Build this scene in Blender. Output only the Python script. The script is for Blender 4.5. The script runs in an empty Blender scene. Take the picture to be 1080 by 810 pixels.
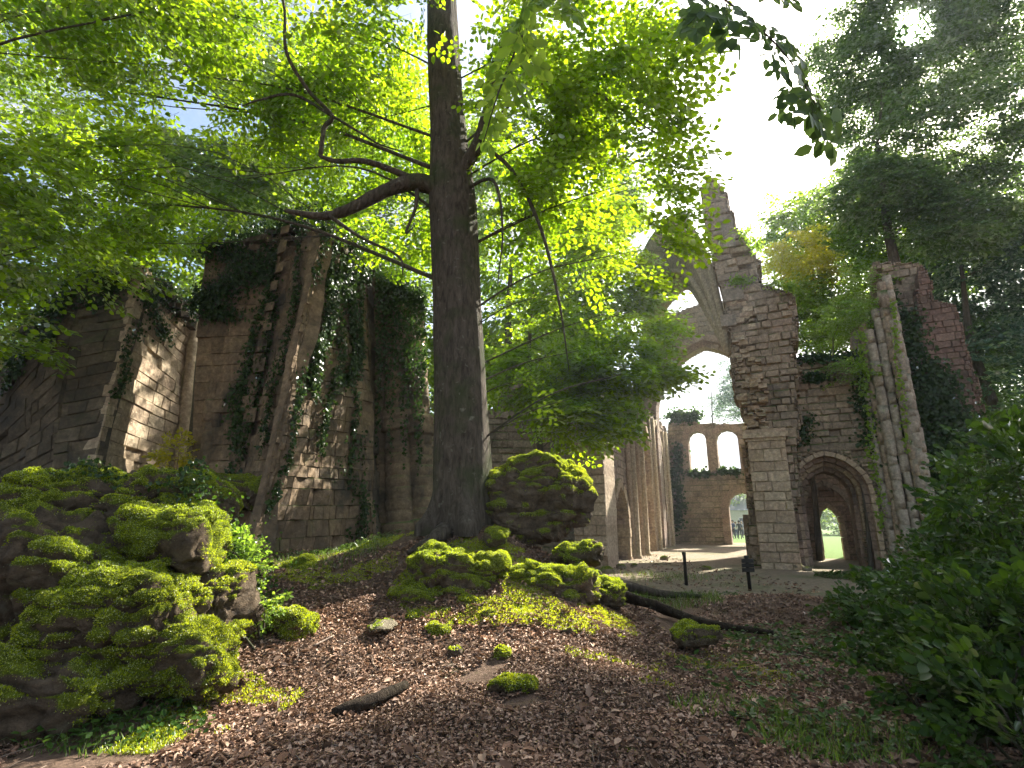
import bpy, bmesh, math, random
import numpy as np
from mathutils import Vector, Matrix
random.seed(7); rng = np.random.default_rng(11)
D = bpy.data; SC = bpy.context.scene; COL = SC.collection
R = math.radians
# ------------------------------------------------------------------ camera
EXPO = 2.05; F = 560.0; TH = math.atan(148 / F); CZ = 1.6
ct, st = math.cos(TH), math.sin(TH)
cam = D.cameras.new('camera'); co = D.objects.new('camera', cam); COL.objects.link(co)
cam.lens = F / 1080 * 36; cam.clip_end = 3000; cam.clip_start = .05
co.location = (0, 0, CZ); co.rotation_euler = (math.pi / 2 + TH, 0, 0); SC.camera = co
def P(px, py, Y):
    x = (px - 540) / F; v = (405 - py) / F; fw = ct - st * v; up = st + ct * v
    return Vector((x * Y / fw, Y, CZ + up * Y / fw))
SUN = Vector((.732, .796, .903)).normalized()
ELEV = math.asin(SUN.z); AZ = math.atan2(SUN.x, SUN.y)
# ------------------------------------------------------------------ noise
def _h(i, j, k, s):
    n = (i * 374761393 + j * 668265263 + k * 2147483647 + s * 1274126177) & 0xffffffff
    n = ((n ^ (n >> 13)) * 1274126177) & 0xffffffff
    return ((n ^ (n >> 16)) & 0xffff) / 65535.0
def noise(p, scale=1., seed=0, octv=1):
    p = np.asarray(p, float) * scale; out = np.zeros(len(p)); amp = 1.; tot = 0
    for o in range(octv):
        q = p * (2 ** o) + 31.7 * o; f = np.floor(q).astype(np.int64); t = q - f; t = t * t * (3 - 2 * t); r = 0
        for a in (0, 1):
            for b in (0, 1):
                for c in (0, 1):
                    w = (t[:, 0] if a else 1 - t[:, 0]) * (t[:, 1] if b else 1 - t[:, 1]) * (t[:, 2] if c else 1 - t[:, 2])
                    r = r + w * _h(f[:, 0] + a, f[:, 1] + b, f[:, 2] + c, seed + o)
        out += amp * r; tot += amp; amp *= .5
    return out / tot
def _hs(i, j, k, s):
    n = (i * 374761393 + j * 668265263 + k * 2147483647 + s * 1274126177) & 0xffffffff
    n = ((n ^ (n >> 13)) * 1274126177) & 0xffffffff
    return ((n ^ (n >> 16)) & 0xffff) / 65535.0
def n1(x, y, z=0., s=1., seed=0, o=1):
    out = 0.; amp = 1.; tot = 0.
    for q in range(o):
        m = s * 2 ** q; X = x * m + 31.7 * q; Y = y * m + 31.7 * q; Z = z * m + 31.7 * q
        i, j, k = math.floor(X), math.floor(Y), math.floor(Z); a, b, c = X - i, Y - j, Z - k
        a = a * a * (3 - 2 * a); b = b * b * (3 - 2 * b); c = c * c * (3 - 2 * c); r = 0.; e = seed + q
        for dk, wc in ((0, 1 - c), (1, c)):
            r += wc * ((1 - b) * ((1 - a) * _hs(i, j, k + dk, e) + a * _hs(i + 1, j, k + dk, e)) + b * ((1 - a) * _hs(i, j + 1, k + dk, e) + a * _hs(i + 1, j + 1, k + dk, e)))
        out += amp * r; tot += amp; amp *= .5
    return out / tot
def S(x, a=0., b=1.):
    t = np.clip((np.asarray(x, float) - a) / (b - a), 0, 1); return t * t * (3 - 2 * t)
# ------------------------------------------------------------------ terrain height
def hgt(x, y):
    x = np.atleast_1d(np.asarray(x, float)); y = np.atleast_1d(np.asarray(y, float))
    p = np.stack([x, y, 0 * x], 1)
    left = S(-x, -2.6, .6)
    h = 1.05 * S(y, 5.2, 11.) * left * (1 - S(y, 26, 40) * .8)
    h = h + .75 * np.exp(-((x + .75) / 1.7) ** 2 - ((y - 9.9) / 1.5) ** 2)
    h = h + .25 * np.exp(-((x - .3) / 1.5) ** 2 - ((y - 8.0) / 1.2) ** 2)
    h = h + .5 * np.exp(-((x + 4.4) / 2.2) ** 2 - ((y - 6.8) / 1.6) ** 2)
    h = h + 1.0 * S(x, 4.6, 8.) * (1 - S(y, 7.5, 12)) * (1 - S(x, 20, 30))
    h = h + .22 * np.exp(-((y - 10.4 - .1 * x) / 1.2) ** 2) * S(x, .5, 2.5) * (1 - S(x, 5, 7))
    near = 1 - S(y, 13, 17)
    h = h + (noise(p, .8, 3, 3) - .5) * .22 * (near * .9 + .1) + (noise(p, 3.2, 9, 2) - .5) * .07 * near
    h = h + .18 * S(y, 25, 42)
    far = S(np.hypot(x, y), 120, 500)
    return h + far * 6 * (noise(p, .008, 21, 2) - .35)
def H(x, y): return float(hgt(x, y)[0])
# ------------------------------------------------------------------ object helpers
def tag(o, label=None, cat=None, group=None, kind=None):
    for k, v in (('label', label), ('category', cat), ('group', group), ('kind', kind)):
        if v: o[k] = v
    return o
def empty(name, loc, label=None, cat=None, group=None):
    o = D.objects.new(name, None); COL.objects.link(o); o.location = loc; o.empty_display_size = .3
    return tag(o, label, cat, group)
def link(name, me, mats, parent=None, loc=None):
    if me.name != name: me.name = name
    if not isinstance(mats, (list, tuple)): mats = [mats]
    if not me.materials:
        for m in mats: me.materials.append(m)
    o = D.objects.new(name, me); COL.objects.link(o)
    if parent is not None:
        o.parent = parent; o.matrix_parent_inverse = Matrix.Translation(-Vector(parent.location))
    if loc is not None: o.location = loc
    return o
def mesh_np(V, Q, n=4, smooth=False, uv=None):
    me = D.meshes.new('m'); V = np.asarray(V, np.float32); Q = np.asarray(Q, np.int32)
    me.vertices.add(len(V)); me.vertices.foreach_set('co', V.ravel())
    me.loops.add(Q.size); me.loops.foreach_set('vertex_index', Q.ravel())
    me.polygons.add(len(Q)); me.polygons.foreach_set('loop_start', np.arange(0, Q.size, n, dtype=np.int32))
    me.update(calc_edges=True)
    if smooth: me.polygons.foreach_set('use_smooth', np.ones(len(Q), bool))
    return me
class MB:
    def __init__(s): s.v = []; s.f = []; s.sm = []
    def add(s, vs, fs, smooth=False):
        b = len(s.v); s.v += [tuple(v) for v in vs]; s.f += [tuple(i + b for i in f) for f in fs]; s.sm += [smooth] * len(fs)
    def hexa(s, c):  # 8 corners
        s.add(c, [(0, 3, 2, 1), (4, 5, 6, 7), (0, 1, 5, 4), (1, 2, 6, 5), (2, 3, 7, 6), (3, 0, 4, 7)])
    def box(s, a, b):
        (x0, y0, z0), (x1, y1, z1) = a, b
        s.hexa([(x0, y0, z0), (x1, y0, z0), (x1, y1, z0), (x0, y1, z0), (x0, y0, z1), (x1, y0, z1), (x1, y1, z1), (x0, y1, z1)])
    def tube(s, pts, rad, n=8, cap=True, rough=0., seed=0):
        pts = [Vector(p) for p in pts]; vs = []; fs = []; up = None
        for i, p in enumerate(pts):
            d = (pts[min(i + 1, len(pts) - 1)] - pts[max(i - 1, 0)]).normalized()
            if up is None: up = d.orthogonal().normalized()
            up = (up - d * up.dot(d)).normalized(); w = d.cross(up)
            for k in range(n):
                a = 2 * math.pi * k / n; r = rad[i]
                if rough: r *= 1 + rough * (random.random() - .5)
                vs.append(p + (up * math.cos(a) + w * math.sin(a)) * r)
        for i in range(len(pts) - 1):
            for k in range(n):
                a = i * n + k; b = i * n + (k + 1) % n; fs.append((a, b, b + n, a + n))
        if cap: fs.append(tuple(range(n - 1, -1, -1))); fs.append(tuple(range(len(vs) - n, len(vs))))
        s.add(vs, fs, True)
    def mesh(s, flat=False):
        me = D.meshes.new('m'); me.from_pydata(s.v, [], s.f); me.update()
        if not flat: me.polygons.foreach_set('use_smooth', np.array(s.sm, bool))
        return me
    def build(s, name, mat, parent=None): return link(name, s.mesh(), mat, parent)
def curve(pts, n=6):  # catmull-rom through points
    pts = [Vector(p) for p in pts]; q = [pts[0] * 2 - pts[1]] + pts + [pts[-1] * 2 - pts[-2]]; out = []
    for i in range(len(pts) - 1):
        a, b, c, d = q[i:i + 4]
        for k in range(n):
            t = k / n; out.append(.5 * ((2 * b) + (c - a) * t + (2 * a - 5 * b + 4 * c - d) * t * t + (3 * b - a - 3 * c + d) * t ** 3))
    return out + [pts[-1]]
# ------------------------------------------------------------------ materials
class NT:
    def __init__(s, name):
        s.m = D.materials.new(name); s.m.use_nodes = True; s.t = s.m.node_tree; s.t.nodes.clear()
        s.out = s.t.nodes.new('ShaderNodeOutputMaterial')
    def n(s, typ, ins=None, **kw):
        nd = s.t.nodes.new('ShaderNode' + typ)
        for k, v in kw.items(): setattr(nd, k, v)
        for k, v in (ins or {}).items():
            if isinstance(v, bpy.types.NodeSocket): s.t.links.new(v, nd.inputs[k])
            else: nd.inputs[k].default_value = v
        return nd
    def ramp(s, fac, stops):
        nd = s.n('ValToRGB', {'Fac': fac}); e = nd.color_ramp.elements
        while len(e) < len(stops): e.new(.5)
        for el, (p, c) in zip(e, stops): el.position = p; el.color = tuple(c) + (1,) if len(c) == 3 else c
        return nd.outputs['Color']
    def noise(s, scale, detail=4, vec=None, rough=.55, dist=0.):
        i = {'Scale': scale, 'Detail': detail, 'Roughness': rough, 'Distortion': dist}
        if vec is not None: i['Vector'] = vec
        return s.n('TexNoise', i).outputs['Fac']
    def mix(s, f, a, b, mode='MIX'):
        nd = s.n('Mix', data_type='RGBA', blend_type=mode)
        for idx, v in ((0, f), (6, a), (7, b)):
            if isinstance(v, bpy.types.NodeSocket): s.t.links.new(v, nd.inputs[idx])
            elif idx == 0: nd.inputs[0].default_value = v
            else: nd.inputs[idx].default_value = tuple(v) + (1,)
        return nd.outputs[2]
    def math(s, op, a, b=0., clamp=False):
        nd = s.n('Math', operation=op); nd.use_clamp = clamp
        for i, v in ((0, a), (1, b)):
            if isinstance(v, bpy.types.NodeSocket): s.t.links.new(v, nd.inputs[i])
            else: nd.inputs[i].default_value = v
        return nd.outputs[0]
    def pos(s): return s.n('NewGeometry').outputs['Position']
    def end(s, sh): s.t.links.new(sh, s.out.inputs['Surface']); return s.m
def grey(v): return (v, v, v)
def stone_mat(name, cols, dark=(.05, .045, .035), stain=.5, moss=.5, mosscol=(.05, .075, .018), bump=.6, joint=True):
    n = NT(name); g = n.n('NewGeometry'); pos = g.outputs['Position']
    base = n.ramp(g.outputs['Random Per Island'], [(i / max(1, len(cols) - 1), c) for i, c in enumerate(cols)])
    base.node.color_ramp.interpolation = 'LINEAR'
    fine = n.noise(9, 6, pos, .7)
    c = n.mix(.75, base, n.ramp(fine, [(.25, grey(.25)), (.5, grey(.85)), (.75, grey(1.7))]), 'MULTIPLY')
    blot = n.noise(.9, 5, pos, .65, .5)
    c = n.mix(n.math('MULTIPLY', n.math('SUBTRACT', blot, .62 - .25 * stain), 7 * stain + .01, True), c, dark)
    # vertical run-off streaks
    mp = n.n('Mapping', {'Vector': pos, 'Scale': (2.2, 2.2, .25)}).outputs[0]
    strk = n.noise(1.6, 4, mp, .6)
    c = n.mix(n.math('MULTIPLY', n.math('SUBTRACT', strk, .52), 3.2 * stain, True), c, n.mix(.5, dark, (.09, .07, .045)))
    # moss and dirt on the ledges
    nz = n.n('SeparateXYZ', {0: g.outputs['Normal']}).outputs[2]
    mf = n.math('MULTIPLY', n.math('ADD', n.math('SUBTRACT', nz, .55), n.math('MULTIPLY', n.noise(2.3, 4, pos), .6)), 3.5 * moss, True)
    mf2 = n.math('MULTIPLY', n.math('SUBTRACT', n.noise(1.3, 6, pos, .7), .60), 6 * moss, True)
    mf = n.math('MAXIMUM', mf, n.math('MULTIPLY', mf2, .6))
    c = n.mix(mf, c, n.ramp(n.noise(14, 3, pos), [(.3, mosscol), (.7, tuple(min(1, k * 2) for k in mosscol))]))
    hgtn = n.math('ADD', n.math('MULTIPLY', n.noise(5, 8, pos, .75), 1.), n.math('MULTIPLY', n.noise(32, 4, pos, .7), .35))
    vor = n.n('TexVoronoi', {'Vector': pos, 'Scale': 7.}, feature='F1').outputs['Distance']
    hgtn = n.math('ADD', hgtn, n.math('MULTIPLY', vor, .5))
    b = n.n('Bump', {'Strength': bump, 'Distance': .08, 'Height': hgtn})
    p = n.n('BsdfPrincipled', {'Base Color': c, 'Roughness': .92, 'Specular IOR Level': .2, 'Normal': b.outputs[0]})
    return n.end(p.outputs[0])
def leaf_mat(name, cols, trans, tmix=.5, rough=.45, gloss=.08, tw=(.75, 1.25), var=0.):
    n = NT(name); g = n.n('NewGeometry'); r = g.outputs['Random Per Island']
    c = n.ramp(r, [(i / max(1, len(cols) - 1), k) for i, k in enumerate(cols)])
    if var: c = n.mix(var, c, n.ramp(n.noise(.9, 5, g.outputs['Position'], .65), [(.3, (.45, .42, .40)), (.5, (.95, .92, .9)), (.7, (1.5, 1.35, 1.2))]), 'MULTIPLY')
    big = n.noise(.7, 3, g.outputs['Position'])
    t = n.mix(1., n.ramp(r, [(0, tuple(a * tw[0] for a in trans)), (.6, trans), (1, tuple(min(1, a * tw[1]) for a in trans))]), n.ramp(big, [(.3, (.75, .85, .8)), (.7, (1.15, 1.05, .9))]), 'MULTIPLY')
    d = n.n('BsdfDiffuse', {'Color': c}).outputs[0]; tr = n.n('BsdfTranslucent', {'Color': t}).outputs[0]
    m = n.n('MixShader', {0: tmix, 1: d, 2: tr}).outputs[0]
    gl = n.n('BsdfGlossy', {'Color': (1, 1, 1, 1), 'Roughness': rough}).outputs[0]
    fr = n.n('Fresnel', {'IOR': 1.35}).outputs[0]
    m = n.n('MixShader', {0: n.math('MULTIPLY', fr, .25 + gloss, True), 1: m, 2: gl}).outputs[0]
    return n.end(m)
def simple(name, col, rough=.8, metal=0., bump=0.):
    n = NT(name); pos = n.pos()
    c = n.mix(.5, col, n.ramp(n.noise(12, 4, pos), [(.3, grey(.5)), (.7, grey(1.4))]), 'MULTIPLY')
    i = {'Base Color': c, 'Roughness': rough, 'Metallic': metal}
    if bump: i['Normal'] = n.n('Bump', {'Strength': bump, 'Distance': .03, 'Height': n.noise(25, 5, pos)}).outputs[0]
    return n.end(n.n('BsdfPrincipled', i).outputs[0])
M = {}
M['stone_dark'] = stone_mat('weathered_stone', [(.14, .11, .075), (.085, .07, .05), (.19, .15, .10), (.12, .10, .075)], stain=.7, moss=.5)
M['stone_brown'] = stone_mat('brown_stone', [(.33, .26, .185), (.27, .21, .15), (.38, .31, .22), (.31, .24, .17)], stain=.5, moss=.45)
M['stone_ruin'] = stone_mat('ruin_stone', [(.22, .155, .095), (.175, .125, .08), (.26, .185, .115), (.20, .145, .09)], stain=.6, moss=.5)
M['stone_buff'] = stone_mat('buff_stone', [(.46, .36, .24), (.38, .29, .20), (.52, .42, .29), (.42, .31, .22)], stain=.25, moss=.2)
M['stone_pink'] = stone_mat('pinkish_stone', [(.36, .27, .205), (.29, .215, .17), (.41, .32, .24), (.34, .245, .19)], stain=.45, moss=.3)
M['stone_red'] = stone_mat('red_stone', [(.24, .16, .125), (.19, .13, .10), (.27, .19, .145), (.22, .14, .11)], stain=.5, moss=.3)
M['stone_grey'] = stone_mat('grey_rubble', [(.36, .28, .20), (.26, .205, .15), (.42, .33, .235), (.32, .24, .175)], stain=.45, moss=.5)
M['stone_pale'] = stone_mat('pale_rib_stone', [(.37, .32, .25), (.29, .245, .19), (.42, .365, .285)], stain=.45, moss=.15)
def bark_mat(name, cols, green=.4):
    n = NT(name); pos = n.pos(); mp = n.n('Mapping', {'Vector': pos, 'Scale': (1, 1, .28)}).outputs[0]
    a = n.noise(14, 7, mp, .7, .6); mp2 = n.n('Mapping', {'Vector': pos, 'Scale': (1, 1, .22)}).outputs[0]; pl = n.n('TexVoronoi', {'Vector': mp2, 'Scale': 9., 'Randomness': 1.}, feature='DISTANCE_TO_EDGE').outputs['Distance']; a = n.math('ADD', n.math('MULTIPLY', a, .95), n.math('MULTIPLY', n.math('MULTIPLY', pl, 3., True), .09))
    c = n.ramp(a, [(.3, cols[0]), (.7, cols[1])])
    c = n.mix(n.math('MULTIPLY', n.math('SUBTRACT', n.noise(1.5, 4, pos), .5), 5 * green, True), c, (.035, .055, .015))
    lich = n.math('MULTIPLY', n.math('SUBTRACT', n.noise(8, 3, pos), .64), 9, True)
    c = n.mix(lich, c, (.17, .17, .13))
    b = n.n('Bump', {'Strength': .9, 'Distance': .09, 'Height': a}).outputs[0]
    return n.end(n.n('BsdfPrincipled', {'Base Color': c, 'Roughness': .95, 'Specular IOR Level': .1, 'Normal': b}).outputs[0])
M['bark'] = bark_mat('bark', ((.028, .022, .016), (.13, .11, .085)), .7)
M['bark_far'] = bark_mat('pale_bark', ((.06, .05, .04), (.16, .14, .11)), .2)
def ground_mat():
    n = NT('earth'); pos = n.pos(); sp = n.n('SeparateXYZ', {0: pos})
    soil = n.ramp(n.noise(22, 6, pos, .7), [(.25, (.055, .036, .023)), (.55, (.15, .10, .07)), (.8, (.26, .185, .135))])
    grav = n.ramp(n.noise(6, 7, pos, .75), [(.3, (.12, .095, .065)), (.5, (.23, .185, .13)), (.7, (.33, .27, .195))])
    grass = n.ramp(n.noise(5, 5, pos, .7), [(.3, (.05, .10, .015)), (.7, (.12, .20, .03))])
    lawn = n.math('MULTIPLY', n.math('SUBTRACT', n.noise(.35, 5, pos, .6), .50), 9, True)
    nave = n.mix(n.math('MULTIPLY', lawn, .5), grav, n.mix(.5, grass, (.10, .10, .05)))
    y = sp.outputs[1]; x = sp.outputs[0]
    fn = n.math('ADD', n.math('MULTIPLY', n.math('SUBTRACT', y, 11.6), .6), n.math('MULTIPLY', n.math('SUBTRACT', n.noise(1.2, 3, pos), .5), 3), True)
    fx = n.math('MULTIPLY', n.math('ADD', x, -.4), .8, True)
    c = n.mix(n.math('MULTIPLY', fn, fx, True), soil, nave)
    c = n.mix(n.math('MULTIPLY', n.math('SUBTRACT', y, 43), .5, True), c, grass)
    ew = n.math('ADD', n.math('MULTIPLY', x, .438), n.math('MULTIPLY', y, .899)); eu_ = n.math('SUBTRACT', n.math('MULTIPLY', x, .899), n.math('MULTIPLY', y, .438))
    c = n.mix(n.math('MULTIPLY', n.math('MULTIPLY', n.math('SUBTRACT', ew, 30.6), 3, True), n.math('MULTIPLY', eu_, 1., True)), c, grass)
    mg = n.math('MULTIPLY', n.math('SUBTRACT', n.noise(1.1, 6, pos, .7), .60), 7, True)
    c = n.mix(n.math('MULTIPLY', mg, .7), c, (.07, .11, .018))
    b = n.n('Bump', {'Strength': .8, 'Distance': .05, 'Height': n.noise(30, 6, pos, .75)}).outputs[0]
    return n.end(n.n('BsdfPrincipled', {'Base Color': c, 'Roughness': .95, 'Specular IOR Level': .15, 'Normal': b}).outputs[0])
M['earth'] = ground_mat()
M['beech'] = leaf_mat('beech_leaf', [(.035, .085, .006), (.06, .125, .01), (.09, .15, .012)], (.42, .62, .012), .62, .5, .0, (.6, 1.4))
M['beech_far'] = leaf_mat('far_leaf', [(.035, .085, .015), (.06, .13, .02), (.09, .16, .03)], (.33, .50, .02), .56, .5, .0, (.55, 1.3))
M['beech_dark'] = leaf_mat('dark_leaf', [(.045, .085, .03), (.06, .11, .035), (.08, .13, .05)], (.24, .38, .08), .48, .4, .12, (.6, 1.3))
M['blue_leaf'] = leaf_mat('blue_green_leaf', [(.05, .10, .07), (.07, .13, .09), (.09, .15, .11)], (.14, .25, .13), .4, .35, .2)  # on the right margin tree this blue is lens glare put into colour
M['yellow_leaf'] = leaf_mat('yellow_leaf', [(.22, .22, .02), (.28, .26, .03), (.16, .20, .02)], (.85, .80, .05), .6, .5, .05)
M['lime_leaf'] = leaf_mat('lime_leaf', [(.10, .18, .02), (.13, .22, .03), (.08, .16, .02)], (.42, .62, .06), .55, .5, .05)
M['ivy'] = leaf_mat('ivy_leaf', [(.012, .028, .009), (.025, .05, .015), (.04, .075, .022)], (.10, .20, .03), .28, .25, .35)
M['bush'] = leaf_mat('bush_leaf', [(.018, .045, .008), (.03, .07, .012), (.05, .10, .015)], (.13, .24, .015), .36, .35, .12)
M['moss'] = leaf_mat('moss_tuft', [(.13, .18, .006), (.21, .27, .010), (.32, .37, .018)], (.60, .68, .02), .5, .8, 0.)
M['grass'] = leaf_mat('grass_blade', [(.05, .10, .015), (.09, .16, .025), (.13, .19, .04)], (.25, .38, .05), .4, .5, .1)
M['litter'] = leaf_mat('dead_leaf', [(.08, .046, .028), (.19, .115, .075), (.29, .185, .13), (.48, .35, .26), (.15, .08, .045)], (.20, .11, .06), .12, .5, .0, var=1.)
# ------------------------------------------------------------------ leaves and sprays
def norm(a): return a / np.maximum(np.linalg.norm(a, axis=1, keepdims=True), 1e-9)
def rnd_dirs(n):
    return norm(rng.normal(size=(n, 3)))
def leaf_verts(c, d, nrm, L, W, fold=.15, full=True):
    d = norm(d); s = norm(np.cross(nrm, d)); nrm = np.cross(d, s)
    L = np.broadcast_to(L, (len(c),))[:, None]; W = np.broadcast_to(W, (len(c),))[:, None]
    if full:
        v = [c, c + d * L, c + d * L * .28 + s * W * .45 + nrm * W * fold, c + d * L * .68 + s * W * .42 + nrm * W * fold,
             c + d * L * .28 - s * W * .45 + nrm * W * fold, c + d * L * .68 - s * W * .42 + nrm * W * fold]
        V = np.stack(v, 1).reshape(-1, 3); b = np.arange(len(c))[:, None] * 6
        Q = np.stack([b + np.array([0, 1, 3, 2]), b + np.array([0, 4, 5, 1])], 1).reshape(-1, 4)
    else:
        v = [c, c + d * L * .45 + s * W * .5 + nrm * W * fold, c + d * L, c + d * L * .45 - s * W * .5]
        V = np.stack(v, 1).reshape(-1, 3); b = np.arange(len(c))[:, None] * 4
        Q = (b + np.array([0, 3, 2, 1])).reshape(-1, 4)
    return V, Q
def make_spray(leafL, step, full=True, jit=.35, nside=9, twig=.004, wide=.5):
    """flat beech-like spray of length 1 along +X, normal +Z"""
    cs, ds, ns = [], [], []; tv, tq = [], []
    def bar(a, b, r):
        k = len(tv); d = (b - a); d /= np.linalg.norm(d) + 1e-9; s = np.cross(d, [0, 0, 1.]); s /= np.linalg.norm(s) + 1e-9; u = np.cross(s, d)
        for q, rr in ((a, r), (b, r * .6)):
            for j in range(3):
                an = j * 2.094; tv.append(q + s * math.cos(an) * rr + u * math.sin(an) * rr)
        for j in range(3): tq.append((k + j, k + (j + 1) % 3, k + 3 + (j + 1) % 3, k + 3 + j))
    axis = lambda t: np.array([t, .05 * math.sin(3 * t + ph), -.16 * t * t])
    ph = rng.random() * 6
    for i in range(5): bar(axis(i / 5), axis((i + 1) / 5), twig * (1 - i * .15))
    twigs = [(axis(.1), axis(1.), .9)]
    for i in range(nside):
        t = .08 + .86 * i / nside + rng.random() * .04; sgn = 1 if i % 2 else -1
        L = wide * (1 - .55 * t) * (.7 + .5 * rng.random()); a = R(40 + 22 * rng.random()) * sgn
        b0 = axis(t); dz = rng.normal() * .07 - .08
        b1 = b0 + np.array([math.cos(a) * L, math.sin(a) * L, dz * L * 2]); bar(b0, b1, twig * .5); twigs.append((b0, b1, 1))
    for a, b, _ in twigs:
        L = np.linalg.norm(b - a); k = max(2, int(L / step)); d = (b - a) / L; s = np.cross([0, 0, 1.], d)
        for j in range(k + 1):
            sg = 1 if j % 2 else -1; q = a + (b - a) * ((j + .5) / (k + 1))
            cs.append(q); ds.append(d * .75 + s * sg * .7 + [0, 0, -.12 + rng.normal() * .15]); ns.append(np.array([0, 0, 1.]) + rng.normal(size=3) * jit)
    cs, ds, ns = map(np.array, (cs, ds, ns)); sz = leafL * (.7 + .5 * rng.random(len(cs)))
    V, Q = leaf_verts(cs, ds, ns, sz, sz * .62, .12, full)
    return V, Q, np.array(tv), np.array(tq)
SPR_NEAR = [make_spray(.135, .105, True, .6) for _ in range(5)]
SPR_MID = [make_spray(.15, .115, False, .65) for _ in range(5)]
SPR_BUSH = [make_spray(a_, a_ * .8, True, .6, 6, .006, .45) for a_ in (.14, .17, .2, .25, .3)]
def place_sprays(o, dirs, nrm, size, temps):
    """o (N,3), dirs, nrm, size (N) -> leaf mesh arrays and twig arrays"""
    X = norm(dirs); Y = norm(np.cross(nrm, X)); Z = np.cross(X, Y)
    VV, QQ, TV, TQ = [], [], [], []; vb = tb = 0; which = rng.integers(len(temps), size=len(o))
    for k, (V, Q, tv, tq) in enumerate(temps):
        idx = np.where(which == k)[0]
        if not len(idx): continue
        Rm = np.stack([X[idx], Y[idx], Z[idx]], 1) * size[idx][:, None, None]
        v = np.einsum('vj,njk->nvk', V, Rm) + o[idx][:, None]; VV.append(v.reshape(-1, 3))
        QQ.append((Q[None] + (np.arange(len(idx)) * len(V))[:, None, None]).reshape(-1, 4) + vb); vb += v.shape[0] * v.shape[1]
        v = np.einsum('vj,njk->nvk', tv, Rm) + o[idx][:, None]; TV.append(v.reshape(-1, 3))
        TQ.append((tq[None] + (np.arange(len(idx)) * len(tv))[:, None, None]).reshape(-1, 4) + tb); tb += v.shape[0] * v.shape[1]
    return np.concatenate(VV), np.concatenate(QQ), np.concatenate(TV), np.concatenate(TQ)
def ball(n, c, r, shell=.35):
    d = rnd_dirs(n); q = (shell + (1 - shell) * rng.random(n)) ** (1 / 2.)
    return np.array(c) + d * q[:, None] * np.array(r)
CLEAR = []   # (point on ray) gaps carved in the crowns so sun reaches chosen spots: list of (origin, dir, radius)
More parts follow.
